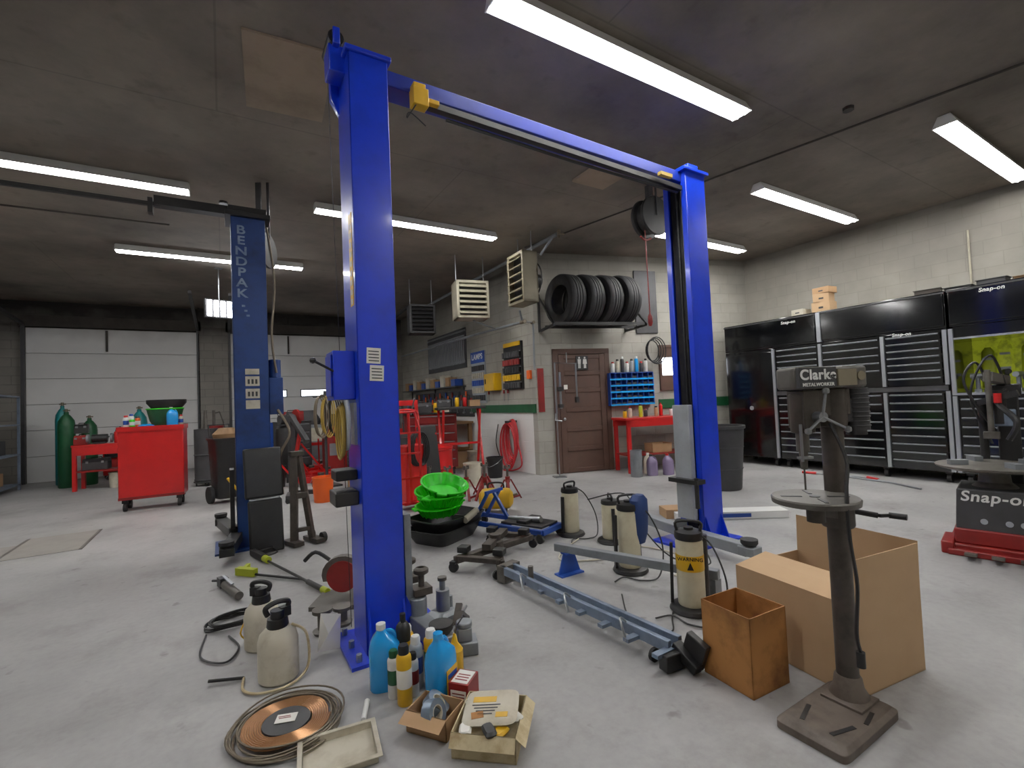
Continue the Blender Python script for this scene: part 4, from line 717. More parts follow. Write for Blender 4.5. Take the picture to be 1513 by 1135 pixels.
T=Th('workbench','small cluttered red steel workbench with shelf by garage door','workbench',(-2.05,12.3,0),rz=-8); T.p('top',bx(-.42,.42,-.24,.24,.84,.88),'red',bev=.004); T.ps('leg',[bx(x-.03,x+.03,y-.03,y+.03,0,.84) for x in (-.38,.38) for y in (-.2,.2)],'red'); T.p('lower_shelf',bx(-.4,.4,-.22,.22,.35,.38),'dred'); T.p('apron',bx(-.4,.4,-.235,-.22,.68,.84),'red')
toolbox((-2.15,12.3,.38),-8,.4,.22,.24,'dkgrey','dark tool box on the red bench shelf'); bucket((-1.85,12.25,0),'dwhite','small white pail under the red bench',.3,.12)
T=Th('grinder','black and red bench grinder on small bench','bench grinder',(-2.1,12.3,.885)); T.p('motor',cyl((-.12,0,.1),(.12,0,.1),.08),'black'); T.ps('wheel',[cyl((-.2,0,.1),(-.16,0,.1),.09),cyl((.16,0,.1),(.2,0,.1),.09)],'grey'); T.p('foot',bx(-.1,.1,-.07,.07,0,.03),'black')
for i in range(4): can((-1.85+.06*i,12.3+.03*(i%2),.88),.26+.06*(i%2),.035,('red','white','dgreen','yellow')[i],'black','small bottle on the red bench',noz=False)
for i in range(2): toolbox((-2.38+.0*i,12.35,.88+.22*i),-8+10*i,.2,.2,.2,('dred','black')[i],'small tool case stacked on the red bench')
T=Th('welding_machine','red and black arc welder with cable loops','welder',(-2.1,14.0,0)); T.p('body',bx(-.2,.2,-.3,.3,.1,.8),'red',bev=.02); T.p('panel',bx(-.17,.17,-.312,-.3,.5,.75),'black'); T.p('cable',[tube(circ((0,-.34-.01*j,.75),.16,.25,'y',20),.015,6,True) for j in range(3)],'black'); T.ps('wheel',[cyl((s*.22-.02,.2,.1),(s*.22+.02,.2,.1),.1) for s in (-1,1)],'rubber')
T=Th('wheeled_bin','black wheeled bin with tan cloth bag and tools','wheeled bin',(.03,8.7,0),rz=20)
T.p('body',loft([(.08,.17,.17),(.1,.18,.18),(.95,.22,.22),(.98,.24,.24),(1.0,.24,.24),(1.0,.2,.2),(.95,.18,.18)],20,5),'black'); T.p('handle',tube([(-.15,.2,.9),(-.15,.3,1.2),(.15,.3,1.2),(.15,.2,.9)],.015,8),'black')
for x in (-.24,.2): T.p('wheel',[cyl((x,.08,.13),(x+.05,.08,.13),.13,n=24)],'rubber')
T.p('hose',[tube([(.1,-.24,.9),(.2,-.35,.5),(.1,-.3,.15),(-.1,-.28,.4)],.02,8,k=6)],'yellow')
T.p('bag',loft([(.96,.17,.17),(1.06,.19,.17),(1.15,.1,.1)],14,2.2),'wood')
T=Th('battery_charger','grey and red wheeled battery charger with panel','battery charger',(1.75,12.6,0),rz=-10)
T.p('body',[bx(-.4,.4,-.25,.25,.15,1.0)],'grey',bev=.02); T.p('panel',[bx(-.34,.34,-.262,-.25,.6,.92)],'dwhite'); T.ps('dial',[cyl((-.2,-.275,.78),(-.2,-.262,.78),.06),cyl((.02,-.275,.78),(.02,-.262,.78),.05)],'black'); T.p('stripe',bx(-.4,.4,-.265,-.25,.5,.57),'red')
T.p('hopper',[loft([(1.0,.3,.2),(1.1,.32,.22),(1.3,.2,.15),(1.35,.18,.12)],20,4)],'dkgrey')
T.ps('wheel',[cyl((x-.03,-.1,.1),(x+.03,-.1,.1),.1) for x in (-.35,.35)],'rubber')
T=Th('traffic_cone','orange traffic cone with square base','traffic cone',(2.3,11.5,0)); T.p('cone',lathe([(.14,.03),(.13,.05),(.03,.6),(0,.6)],n=24),'orange'); T.p('base',bx(-.19,.19,-.19,.19,0,.03),'orange',bev=.01); T.p('reflective_band',lathe([(.094,.27),(.095,.28),(.078,.36),(.076,.36)],n=24),'white')
for i,(x,y,a) in enumerate(((1.35,10.7,20),(1.6,10.1,35),(1.9,9.7,10),(2.3,10.9,60),(1.8,11.3,80),(1.3,9.4,5))):
    T=Th('floor_jack','low red hydraulic floor jack with long handle','floor jack',(x,y,0),a,'red floor jacks'); T.p('frame',[bx(-.3,.3,-.13,-.1,.05,.16),bx(-.3,.3,.1,.13,.05,.16),bx(-.3,-.1,-.1,.1,.08,.17)],'red',bev=.006); T.p('saddle',lathe([(.05,.14),(.06,.2),(0,.2)],(.22,0,0)),'iron'); T.ps('wheel',[cyl((xx,-.16,.05),(xx,.16,.05),.05) for xx in (-.24,.26)],'iron'); T.p('handle',bar((-.25,0,.15),(-.7,0,.75),.03,.03),'red')
T=Th('engine_crane','dark folded engine crane with red ram','engine crane',(.9,8.2,0),rz=30); T.p('frame',[bar((0,0,.1),(0,0,1.3),.08,.08),bar((0,0,1.3),(-.1,-.5,.9),.07,.07),bar((-.3,-.3,.08),(-.05,0,.08),.07,.07),bar((.3,-.3,.08),(.05,0,.08),.07,.07)],'dkgrey',bev=.005); T.p('ram',cyl((0,-.05,.5),(-.05,-.28,1.05),.03),'red'); T.ps('caster',[cyl((s*.3-.02,-.3,.04),(s*.3+.02,-.3,.04),.04) for s in (-1,1)]+[cyl((-.02,.05,.04),(.02,.05,.04),.04)],'rubber')
T=Th('shelving_unit','grey steel shelving unit with boxes against wall','shelving',(-3.9,12.6,0)); T.ps('upright',[bx(x-.02,x+.02,y-.02,y+.02,0,1.9) for x in (-.33,.33) for y in (-.9,.9)],'bgrey'); T.ps('shelf',[bx(-.35,.35,-.92,.92,z,z+.03) for z in (.1,.7,1.3,1.87)],'bgrey')
for i in range(8):
    z=(.13,.73,1.33)[i%3]; solo('storage_box','dark parts box on the grey shelving','box',bx(-.18,.18,-.14,.14,0,.25+.03*(i%3)),('dkgrey','jblue','card','black')[i%4],(-3.9,11.95+.42*(i//2) ,z) if i%3 else (-3.9,12.0+.18*i,z),group='boxes on the shelving',bev=.006)
def coil(name,label,loc,R,mt,n=4,r=.008):
    return solo(name,label,'cable',[tube([((R+.012*math.sin(2*a+j*1.7))*math.cos(a)+.01*j,(R*.8+.012*math.cos(a*2+j))*math.sin(a)-.012*j,r+.004+.012*j+.004*math.sin(a*3)) for a in [k*math.pi/14 for k in range(28)]],r,6,True) for j in range(n)],mt,loc)
coil('power_cable','loosely coiled dark electrical cable on concrete',(.0,3.72,0),.13,'black',5,.006)
solo('power_cable','dark electrical cable trailing on concrete','cable',[tube([(-.12,3.6,.01),(-.14,3.3,.01),(-.02,3.15,.01),(.05,3.3,.01),(.0,3.5,.01)],.006,6,k=8)],'dkgrey')
T=Th('air_grease_gun','grey and black grease gun with hose lying on floor','grease gun',(.02,4.3,0),rz=105); T.p('barrel',cyl((-.2,0,.04),(.15,0,.04),.03),'iron'); T.p('head',[rb((.2,0,.05),(.09,.06,.07)),cyl((.24,0,.05),(.36,.03,.03),.01)],'dkgrey'); T.p('lever',bar((.18,0,.1),(-.05,0,.09),.02,.01),'steel')
T=Th('pressure_wand','yellow and black pressure washer gun with long lance','pressure washer gun',(.42,4.55,0),rz=-74)
T.p('lance',[cyl((-.55,0,.03),(.55,0,.03),.011),cyl((.45,0,.03),(.75,0,.03),.02)],'black'); T.p('grip',[rb((-.6,.0,.04),(.3,.05,.06)),bar((-.65,0,.04),(-.72,.17,.04),.035,.045),tube([(-.5,.02,.04),(-.55,.15,.04),(-.72,.17,.04)],.008,6,k=4)],'black',bev=.006); T.ps('coupling',[cyl((-.45,0,.04),(-.36,0,.04),.03),cyl((.7,0,.03),(.78,0,.03),.024)],'hiviz')
T=Th('pressure_wand','black washer lance with yellow grip lying on concrete','pressure washer gun',(.30,4.5,0),rz=-50); T.p('lance',[cyl((-.25,0,.02),(.35,0,.02),.01)],'black'); T.p('grip',[rb((-.25,0,.035),(.2,.05,.06)),bar((-.3,0,.03),(-.38,.14,.03),.03,.04)],'hiviz')
T=Th('chop_saw','red and grey cut-off saw with abrasive disc on floor','cut-off saw',(.72,3.62,0),rz=-30)
T.p('base',[bx(-.2,.2,-.15,.15,0,.03),bar((.12,.05,.03),(.1,.05,.2),.06,.05)],'iron'); T.p('guard',[ext([(.15*math.cos(rad(a)),.2+.13*math.sin(rad(a))) for a in range(-20,201,20)],'y',-.03,.03)],'iron'); T.p('disc',cyl((0,-.035,.19),(0,-.045,.19),.11,n=28),'dred'); T.p('motor',cyl((.02,.03,.22),(.02,.17,.22),.06),'dkgrey'); T.p('handle',tube([(-.1,0,.3),(-.2,0,.36),(-.28,0,.3)],.014,8,k=4),'black')
solo('paper_sheet','crumpled white paper leaning on the lift base','paper',[([(0,0,0),(.12,0,.0),(.13,.03,.18),(.02,.04,.2),(.06,-.02,.1)],[(0,1,4),(1,2,4),(2,3,4),(3,0,4)])],'paper',(.43,2.95,.01),-10)
T=Th('arm_pad_stack','grey steel lift pad adapters lying by the post','lift adapter',(.5,3.2,0)); T.ps('adapter',[lathe([(.05,0),(.06,.02),(.03,.03),(.03,.12),(.06,.13),(.06,.15),(0,.15)]),lathe([(.05,0),(.06,.02),(.03,.03),(.03,.09),(.06,.1),(.06,.12),(0,.12)],(.13,.05,0))],'iron')
T=Th('bottle_jack','grey cast jack on the floor beside lift arm','jack',(1.2,2.95,0),rz=20); T.p('base',loft([(0,.1,.08),(.03,.1,.08),(.05,.06,.06)],20,5),'grey'); T.p('cylinder',[cyl((0,0,.04),(0,0,.18),.045),cyl((0,0,.18),(0,0,.24),.02),cyl((.06,0,.04),(.06,0,.12),.02)],'grey'); T.p('saddle',cyl((0,0,.24),(0,0,.26),.03),'iron')
T=Th('scissor_jack','rusty scissor jack lying beside the lift base','jack',(1.2,2.7,0),rz=50); T.p('arms',[bar((-.15,0,.02),(0,0,.12),.05,.02),bar((0,0,.12),(.15,0,.02),.05,.02),bar((-.12,.03,.12),(0,.03,.02),.04,.02),bar((0,.03,.02),(.12,.03,.12),.04,.02)],'greasy'); T.p('screw',cyl((-.18,.01,.07),(.2,.01,.07),.01),'steel')
T=Th('lift_adapter','grey cast lifting block stacked by the post','lift adapter',(1.13,2.48,0),rz=-20); T.p('block',[bx(-.07,.07,-.06,.06,0,.07),bx(-.04,.04,-.04,.04,.07,.14),cyl((0,0,.14),(0,0,.17),.045)],'grey',bev=.006)
T=Th('oil_can','small yellow oil can standing by the lift arm','oil can',(1.0,2.32,0)); T.p('body',lathe([(.04,0),(.042,.01),(.042,.12),(.02,.15),(.006,.2)],n=18),'yellow'); T.p('spout',tube([(0,0,.19),(.02,0,.24),(.05,0,.27)],.004,6),'dkgrey')
T=Th('long_carton','long flat white carton lying on floor behind post','carton',(4.75,3.3,0),rz=-35); T.p('body',bx(-.6,.6,-.1,.1,0,.08),'white',bev=.004); T.p('label_panel',bx(-.2,.2,-.102,-.1,.02,.06),'jblue')
solo('cardboard_box','flat brown carton lying by the post','box',bx(-.25,.25,-.12,.12,0,.1),'card',(4.45,3.65,0),-30,bev=.004)
# tire changer
T=Th('tire_changer','tyre changer with red base, dark cabinet and round turntable','tyre changer',(5.4,1.25,0),rz=-78)
T.p('base_frame',[bx(-.34,.45,-.30,.3,0,.08),bx(-.34,.45,-.36,-.30,.0,.05),bx(-.30,.4,-.26,.26,.08,.2),bx(-.38,-.3,-.34,.0,.0,.10)],'dred',bev=.01)
T.p('cabinet',[ext([(-.29,.18),(.36,.18),(.38,.52),(-.27,.52)],'y',-.24,.24)],'dkgrey',bev=.012)
T.t('Snap-on',.115,(-.05,-.2425,.46),(90,0,0),'white',shear=.15,bold=.02)
T.ps('control_icon',[cyl((x,-.246,.27),(x,-.24,.27),.022,n=16) for x in (-.12,.02,.1)],'lgrey')
T.p('pedestal',lathe([(.14,.52),(.1,.56),(.09,.65),(.14,.66)],(-.05,0,0),n=24),'iron')
tt=T.p('turntable',[lathe([(.1,.65),(.30,.66),(.36,.68),(.365,.695),(.33,.70),(.1,.70),(0,.705)],(-.05,0,0),n=40)],'iron')
T.ps('jaw',[rb((-.05+.24*math.cos(rad(a)),.24*math.sin(rad(a)),.72),(.12,.06,.04),(0,0,a)) for a in (30,120,210,300)],'grey',par=tt)
T.p('column',[bx(-.02,.12,.34,.48,.0,1.3),bx(-.04,.14,.32,.5,1.25,1.35)],'black',bev=.01)
T.p('swing_arm',[bar((.05,.4,1.38),(-.05,.12,1.42),.07,.08),cyl((-.05,.12,.95),(-.05,.12,1.48),.02),rb((-.05,.10,.93),(.1,.05,.06))],'iron',bev=.005)
T.ps('bead_tool',[tube([(.05,.2,1.3),(-.0,.1,1.2),(.1,.0,1.05),(.05,.02,.9)],.022,8,k=5),cyl((-.0,.2,1.02),(-.0,.2,1.3),.05),bar((-.12,.15,1.2),(.12,.1,1.28),.05,.05),cyl((-.1,.22,.72),(-.1,.22,1.2),.03)],'black'); T.p('hose',[tube([(-.05,.3,1.35),(-.12,.2,1.55),(-.2,.15,1.4),(-.12,.15,1.15),(-.02,.2,.95)],.01,6,k=6),tube([(.05,.3,1.35),(-.02,.2,1.6),(-.12,.15,1.45),(-.16,.15,1.2),(-.05,.2,.85)],.01,6,k=6)],'black')
T.ps('grip',[cyl((.0,.08,1.2),(.0,.08,1.28),.025)],'red'); T.ps('pedal',[rb((-.2+.15*i,-.42,.04),(.07,.14,.02),(-10,0,0)) for i in range(3)],'iron')
T.p('gauge_box',[bx(-.06,.1,.16,.26,1.0,1.14)],'bgrey',bev=.01)
T=Th('trash_can','grey round plastic trash can','trash can',(6.1,4.3,0)); T.p('body',loft([(0,.24,.24),(.02,.25,.25),(.85,.31,.31),(.86,.33,.33),(.9,.33,.33),(.9,.3,.3),(.5,.27,.27)],32,2),'dkgrey')
T.p('ribs',[tor((0,0,z),.255+.06*z,.008) for z in (.3,.6)],'dkgrey')
# red bench
T=Th('workbench','red steel workbench with shelf against block wall','workbench',(6.85,6.18,0),FA)
T.p('top',bx(-.75,.75,-.28,.28,.94,.98),'red',bev=.004); T.ps('apron',[bx(-.72,.72,-.27,-.25,.82,.94),bx(-.72,.72,.25,.27,.82,.94)],'red')
T.ps('leg',[bx(x-.03,x+.03,y-.03,y+.03,0,.94) for x in (-.68,.68) for y in (-.24,.24)],'red')
T.p('lower_shelf',bx(-.7,.7,-.25,.25,.3,.32),'dred')
for i in range(9):
    p=Vector((6.85,6.18,.98))+fd*(-.65+.16*i)+fn*(.08-.1*(i%2))
    can(tuple(p),.14+.05*(i%3),.035,('yellow','dwhite','hiviz','dkgrey','card','red','white','dkgrey','jblue')[i],('black','red')[i%2],'small can or bottle on the red workbench',noz=i%2==0,group='cans on the red workbench')
solo('parts_box','brown open parts box on the red bench shelf','box',tray(.2,.14,.16),'card',tuple(Vector((6.9,6.18,.32))),FA)
for i,(x,y,mt) in enumerate(((6.25,5.75,'purple'),(6.5,5.62,'purple'),(6.38,5.95,'dwhite'))): jug((x,y,0),-30+25*i,.36,mt,('dkgrey','red','white')[i],'cloudy plastic fluid jug on the floor by the workbench',group='jugs by the workbench')
solo('concrete_form_tube','upright grey pipe offcut on the floor by the bench','pipe',ring([(.09,0),(.1,0),(.1,.45),(.09,.45)]),'grey',(5.98,5.85,0))
for i in range(8):
    p=fw(1.5+.1*i,.1,1.83); can(p,.2+.05*(i%3),.035,('white','dwhite','dkgrey','white','lgrey','fluid','dkgrey','white')[i],('red','black','white')[i%3],'spray bottle on top of the blue organiser',group='bottles on the blue organiser')
T=Th('pipe_rack','chrome and black tube rack standing beside the door','tube rack',fw(.42,.35,0),FA)
T.p('frame',[tube([(-.18,0,1.12),(-.18,0,2.02),(.22,0,2.0),(.22,0,1.3)],.018,8),cyl((-.1,-.02,1.2),(-.1,-.02,1.85),.022),cyl((.05,0,2.02),(.05,0,2.2),.01),tube([(-.2,0,1.12),(-.22,-.03,1.0),(-.1,-.03,.98)],.014,8)],'steel')
T.ps('clamp',[rb((-.1,-.02,1.55),(.1,.06,.08)),rb((-.1,-.02,1.25),(.08,.06,.06)),rb((.22,0,1.35),(.06,.06,.1))],'black'); T.p('stand_leg',[cyl((-.18,.0,0),(-.18,0,1.12),.012),bx(-.28,-.08,-.1,.1,0,.012)],'steel')
T.p('tag',rb((.0,-.03,1.58),(.07,.004,.08)),'paper')
solo('wall_panel','dark red painted panel strip at the wall corner','panel',fbox(.02,.14,.0,.02,1.15,1.95),'dred')
solo('wall_switch_box','orange electrical box on the wall corner','electrical box',[rb((0,0,0),(.1,.06,.16))],'orange',(4.87,7.35,1.85),90,bev=.006)
# side wall displays
T=Th('hose_coil','red air hose coiled on a wall bracket','hose',(4.8,7.95,.62))
T.p('hose',[tube(circ((-.018*j+.03,.025*math.sin(j*2),-.02*j+.03),.17+.014*j,.36+.01*j,'x',28),.016,7,True) for j in range(9)]+[tube([(.0,-.15,.2),(-.03,-.28,-.1),(-.02,-.35,-.45),(-.05,-.1,-.58),(-.1,.2,-.6)],.015,7,k=6)],'hose'); T.p('bracket',[bx(-.12,.098,-.05,.05,.33,.37)],'dkgrey')
solo('cable','black cable hanging on the white block wall','cable',tube([(4.87,8.6,.9),(4.86,8.7,.5),(4.84,8.45,.1),(4.7,8.3,.02)],.01,6,k=6),'black')
T=Th('parts_rack','black wall rack with rows of packaged parts','parts rack',(4.85,7.9,1.6)); T.p('board',bx(-.0,.049,-.33,.33,0,.92),'black'); T.p('header',bx(-.02,0,-.3,.3,.84,.92),'yellow')
T.ps('hook_bar',[bx(-.02,.0,-.31,.31,z,z+.015) for z in (.12,.27,.42,.57,.72)],'steel')
for k,z in enumerate((.02,.17,.32,.47,.62)):
    T.ps('part_packet',[cyl((-.04,-.27+.09*i,z),(-.04,-.27+.09*i,z+.11),.03,n=10) for i in range(7)],('dkgrey','yellow','black','dred','dkgrey')[k])
T=Th('wall_cabinet','yellow steel wall cabinet with handle','wall cabinet',(4.8,8.65,1.6)); T.p('body',bx(-.08,.099,-.22,.22,0,.36),'yellow',bev=.008); T.p('door_panel',bx(-.09,-.08,-.2,.2,.02,.34),'yellow'); T.p('handle',bx(-.1,-.09,.12,.15,.15,.25),'black')
T=Th('lamp_display','white pegboard lamp display with blue header','display board',(4.87,9.4,1.35)); T.p('board',bx(0,.029,-.32,.32,0,1.15),'lgrey'); T.p('header',bx(-.02,0,-.32,.32,.9,1.15),'jblue'); T.t('LAMPS',.17,(-.024,0,1.03),(90,0,-90),'white')
for r in range(5): T.ps('lamp_card',[bx(-.03,0,-.29+.1*i,-.22+.1*i,.06+.165*r,.18+.165*r) for i in range(6)],('dkgrey','dwhite','jblue','dwhite','dkgrey')[r])
T=Th('pegboard','dark pegboard behind hanging wrench sets','pegboard',(4.88,11.2,2.2)); T.p('board',bx(0,.019,-1.2,1.2,0,.95),'dkgrey'); T.p('rail',bx(-.02,0,-1.2,1.2,.86,.9),'steel')
wr=Th('wrench','long chrome wrench hanging in a wall display','wrench',(4.868,10.1,2.3),0,'chrome wrenches on the pegboard')
wr.p('shaft',bx(-.008,.008,-.022,.022,.08,.62),'pull'); wr.p('box_end',ring([(.02,-.01),(.045,-.01),(.045,.01),(.02,.01)],(0,0,.05),16,'x'),'pull'); wr.p('open_end',[bx(-.008,.008,-.04,.04,.6,.63),bx(-.008,.008,-.04,-.012,.63,.68),bx(-.008,.008,.012,.04,.63,.68)],'pull')
for i in range(1,22): dup(wr,(4.868,10.1+.105*i,2.3))
T=Th('pegboard','dark pegboard crowded with hand tools above the long bench','pegboard',(4.88,11.6,1.05)); T.p('board',bx(0,.019,-1.9,1.9,0,.62),'dkgrey')
for i in range(28):
    y=9.8+.13*i; T=Th('hand_tool',('red','black','orange','blue')[i%4]+'-handled tool hanging on the pegboard','hand tool',(4.862,y,1.15+.08*(i%3)),0,'tools hanging on the pegboard'); T.p('shaft',cyl((0,0,0),(0,0,.2+.04*(i%4)),.009,n=6),'steel'); T.p('grip',cyl((0,0,.2),(0,0,.33),.02,n=8),('dred','black','orange','jblue')[i%4]); 
    if i%3==0: T.p('head',bx(-.02,.015,-.05,.05,-.03,.01),'steel')
for i in range(9):
    y=8.15+.16*i
    if 8.4<y<8.9 or y>9.05: continue
    T=Th('hand_tool','long tool hanging on the block wall','hand tool',(4.87,y,1.38),0,'tools hanging by the parts rack'); T.p('shaft',cyl((0,0,0),(0,0,.2),.009,n=6),'steel'); T.p('grip',cyl((0,0,.15),(0,0,.22),.02,n=8),'dred')
T=Th('workbench','long wooden workbench against block wall crowded with tools','workbench',(4.5,11.9,0)); T.p('top',bx(-.35,.35,-2.2,2.2,.9,.95),'wood'); T.ps('leg',[bx(x-.04,x+.04,y-.04,y+.04,0,.9) for x in (-.3,.3) for y in (-2.1,0,2.1)],'wood'); T.p('lower_shelf',bx(-.33,.33,-2.15,2.15,.3,.33),'wood')
for i in range(18):
    y=9.85+.24*i; k=i%4
    if k==0: can((4.3,y,.95),.28,.05,('jblue','red','dwhite')[i%3],'black','bottle on the long workbench',noz=False,band='paper',group='bottles on the workbench')
    elif k==1: toolbox((4.4,y,.95),90,.3,.2,.26,'dred' if i%2 else 'dkgrey','small metal tool box on the long workbench',group='tool boxes on the workbench')
    elif k==2: jug((4.4,y,.95),90,.32,'dwhite','black','dirty white jug on the long workbench',group='jugs on the workbench')
    else: solo('parts_box','brown parts box on the long workbench','box',tray(.12,.1,.2),'card',(4.45,y,.95),group='boxes on the workbench')
T=Th('wall_shelf','dark steel shelf with stored parts on wall','shelf',(4.75,12.0,1.75)); T.p('board',bx(-.14,.149,-1.9,1.9,0,.03),'dkgrey'); T.ps('bracket',[bx(.12,.148,y-.02,y+.02,-.2,0) for y in (-1.8,0,1.8)],'dkgrey')
for i in range(11): solo('parts_box',('blue','brown','white')[i%3]+' parts box on the wall shelf','box',tray(.1,.12,.16+.06*(i%3)),('jblue','card','dwhite')[i%3],(4.75,10.3+.33*i,1.78),group='boxes on the wall shelf')
# ---------------- black tool storage wall
XF=8.45; XB=9.2
def drawers(T,y0,y1,z0,z1,n,mt='gloss'):
    h=(z1-z0)/n
    for i in range(n):
        dr=T.p('drawer',bx(XF-.02,XF+.01,y0+.012,y1-.012,z0+i*h+.006,z0+(i+1)*h-.006),mt)
        T.p('handle',[ext([(XF-.02,z0+(i+1)*h-.008),(XF-.045,z0+(i+1)*h-.014),(XF-.045,z0+(i+1)*h-.022),(XF-.02,z0+(i+1)*h-.034)],'y',y0+.03,y1-.03)],'pull',par=dr)
def cab(label,y0,y1,z0,z1,name='tool_cabinet'):
    T=Th(name,label,'tool cabinet',(XF,(y0+y1)/2,0),w=True); T.p('body',bx(XF+.01,XB,y0+.003,y1-.003,z0,z1),'gloss',bev=.008); return T
def casters(T,y0,y1):
    n=max(2,int((y1-y0)/.7)+1)
    for i in range(n):
        y=y0+.1+(y1-y0-.2)*i/(n-1)
        for x in (XF+.1,XB-.1): T.p('caster',[cyl((x,y-.025,.06),(x,y+.025,.06),.06),rb((x,y,.135),(.08,.08,.03))],'black')
T=cab('tall glossy black side locker with chrome trim',4.78,5.75,.15,2.12); casters(T,4.78,5.75)
T.p('locker_door',[bx(XF-.015,XF+.01,4.82,5.71,.2,2.06)],'gloss',bev=.006); T.p('trim_strip',[bx(XF-.025,XF+.01,4.775,4.82,.16,2.1)],'pull'); T.p('maker_badge',[cyl((XF-.02,5.25,1.05),(XF-.014,5.25,1.05),.04)],'pull')
T=cab('glossy black rolling tool cabinet with many chrome-handled drawers',2.40,4.77,.15,1.27); casters(T,2.4,4.77)
for a,b,n in ((4.04,4.75,9),(3.17,3.99,8),(2.46,3.12,9)): drawers(T,a,b,.18,1.24,n)
T.ps('trim_strip',[bx(XF-.035,XF+.01,a,a+.045,.16,1.26) for a in (3.99,3.12,2.40)],'pull')
T=cab('glossy black upper tool chest with rows of chrome-handled drawers',2.40,4.77,1.34,2.12)
for a,b,n,z in ((4.04,4.75,7,1.37),(3.17,3.99,5,1.5),(2.46,3.12,7,1.37)): drawers(T,a,b,z,2.08,n)
T.ps('trim_strip',[bx(XF-.035,XF+.01,a,a+.045,1.35,2.1) for a in (3.99,3.12,2.40)],'pull'); T.p('work_shelf',[bx(XF-.02,XB,2.42,4.76,1.27,1.34)],'dkgrey')
T.t('Snap-on',.065,(XF-.022,2.9,2.10),(90,0,-90),'white',shear=.15)
T=cab('glossy black rolling cabinet with drawers under the lit hutch',.7,2.38,.15,1.2); casters(T,.7,2.38)
for a,b in ((1.57,2.33),(.74,1.52)): drawers(T,a,b,.18,1.16,8)
T.ps('trim_strip',[bx(XF-.035,XF+.01,a,a+.045,.16,1.19) for a in (2.335,1.52)],'pull'); T.p('work_top',bx(XF-.03,XB,.7,2.38,1.2,1.23),'pull')
T=Th('tool_hutch','open black hutch with yellow-green lit back panel','tool hutch',(XF,1.5,1.23),w=True)
T.ps('side_panel',[bx(XF,XB,2.34,2.38,1.23,2.12),bx(XF,XB,.7,.74,1.23,2.12)],'gloss'); T.p('top_panel',bx(XF,XB,.7,2.38,1.95,2.12),'gloss')
T.p('back_panel',bx(XB-.03,XB,.74,2.34,1.23,1.95),'lemon_glow'); T.ps('trim_strip',[bx(XF-.035,XF,2.335,2.38,1.23,2.1),bx(XF-.02,XF,.7,2.34,1.95,1.975)],'pull')
for i in range(7):
    y=.95+.2*i+.03*(i%2); T=Th('safety_vest','folded yellow-green vest hanging in the hutch','vest',(9.12,y+.02,1.28+.03*(i%3)),8*(i%3)-8,'vests in the hutch'); T.p('fabric',[loft([(0,.03,.08+.01*(i%2)),(.3,.035,.08),(.5,.03,.07),(.56+.03*(i%2),.02,.03)],14,2.5)],('hiviz','lemon_glow')[i%2]); T.ps('stripe',[rb((-.035,0,.2),(.004,.1,.04)),rb((-.035,0,.4),(.004,.1,.03))],'lgrey')
for i in range(11):
    y=.9+.13*i; solo('impact_tool',('dark','grey','black')[i%3]+' hand tool standing in the lit hutch','hand tool',[cyl((0,0,0),(0,0,.16+.05*(i%3)),.025),cyl((0,-.07,.18+.04*(i%3)),(0,.07,.18+.04*(i%3)),.035),rb((0,0,.02),(.07,.07,.04))],('dkgrey','grey','black')[i%3],(8.65+.1*(i%3),y,1.23),37*i,group='tools in the lit hutch')
for a,b in ((4.05,5.75),(2.4,4.04),(.7,2.38)):
    T=cab('glossy black overhead cabinet on top of the tool storage',a,b,2.125,2.64,'overhead_cabinet')
    T.p('lift_door',[bx(XF-.015,XF+.01,a+.02,b-.02,2.16,2.6)],'gloss',bev=.006); T.p('edge_trim',bx(XF-.02,XF+.01,a+.01,b-.01,2.6,2.62),'dkgrey')
    if a!=2.4: T.t('Snap-on',.07,(XF-.017,b-.45,2.56) if a<4 else (XF-.017,4.5,2.54),(90,0,-90),'white',shear=.15)
    if a==2.4: T.p('trim_strip',bx(XF-.035,XF+.01,3.98,4.04,2.13,2.62),'pull')
for i,(y,w,h,z,m2) in enumerate(((4.35,.2,.1,2.64,'dwhite'),(3.98,.28,.16,2.64,'cardl'),(3.98,.24,.14,2.80,'cardl'),(3.96,.26,.1,2.94,'card'))):
    T=Th('carton','tan carton with small dark print on the cabinets' if 'card' in m2 else 'small pale carton on top of the cabinets','box',(8.6,y,z),rz=5*(i%3)-5); T.p('body',bx(-.12,.12,-w/2,w/2,0,h),m2,bev=.003); T.p('label_print',bx(-.122,-.12,-.04,.03,h*.3,h*.5),'dkgrey')
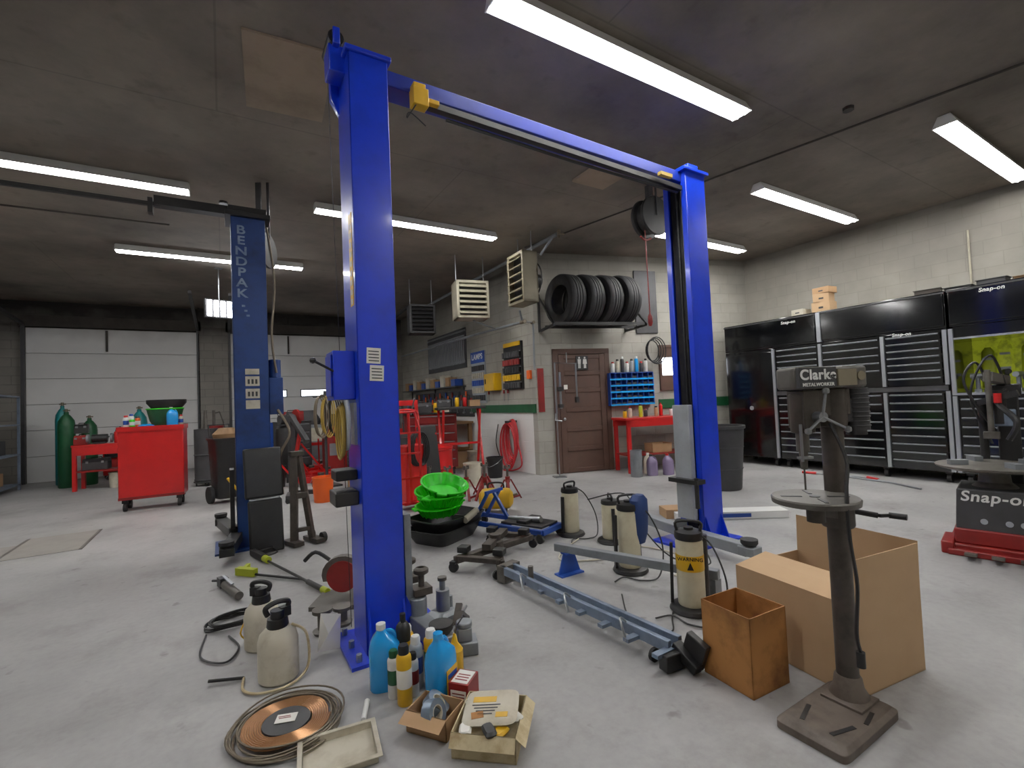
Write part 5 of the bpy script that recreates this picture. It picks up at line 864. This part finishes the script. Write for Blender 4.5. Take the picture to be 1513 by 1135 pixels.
for i in range(6):
    solo('tool_tray','low dark tray stored on top of the cabinets','tray',tray(.1,.14,.05+.03*(i%2)),('black','greasy','wood','dkgrey')[i%4],(8.72,.95+.34*i,2.64),5*(i%3),group='trays on the cabinets')
for i,(x,y,a) in enumerate(((8.0,3.3,80),(7.9,2.9,60),(8.1,3.7,100))):
    T=Th('pry_bar','red-handled steel bar lying by the cabinets','pry bar',(x,y,0),a,'bars on the floor'); T.p('shaft',cyl((-.4,0,.015),(.3,0,.015),.012),'steel'); T.p('grip',cyl((.3,0,.02),(.5,0,.02),.02),'red')
T=Th('floor_hatch','worn steel floor plates set flush in the concrete','floor plate',(-1.7,7.0,0),rz=0); T.ps('plate',[bx(-.9,-.3,-.9,.5,0,.004),bx(-.27,.35,-.2,.8,0,.004)],'plate'); T.ps('frame',[bx(-.30,-.27,-.9,.8,0,.006),bx(.35,.38,-.2,.8,0,.006),bx(-.9,-.3,-.93,-.9,0,.006)],'iron')
# ---------------- world + camera
w=D.worlds.new('world'); SC.world=w; w.use_nodes=True; w.node_tree.nodes['Background'].inputs[0].default_value=(.6,.65,.7,1); w.node_tree.nodes['Background'].inputs[1].default_value=.3
f=700.0; yaw=rad(31.4); pitch=math.atan(23/f); roll=math.atan(.043)
F0=Vector((math.sin(yaw),math.cos(yaw),0)); R0=Vector((math.cos(yaw),-math.sin(yaw),0)); U0=Vector((0,0,1))
Fv=F0*math.cos(pitch)+U0*math.sin(pitch); U=U0*math.cos(pitch)-F0*math.sin(pitch)
R=R0*math.cos(roll)-U*math.sin(roll); U2=R0*math.sin(roll)+U*math.cos(roll)
cd=D.cameras.new('Camera'); cd.sensor_width=36; cd.lens=f/1513*36; cd.clip_start=.05
cam=D.objects.new('Camera',cd); COL.objects.link(cam); SC.camera=cam
cam.matrix_world=Matrix(((R.x,U2.x,-Fv.x,0),(R.y,U2.y,-Fv.y,0),(R.z,U2.z,-Fv.z,1.4),(0,0,0,1)))
SC.view_settings.view_transform='Standard'; SC.view_settings.exposure=.22; SC.view_settings.gamma=1.1
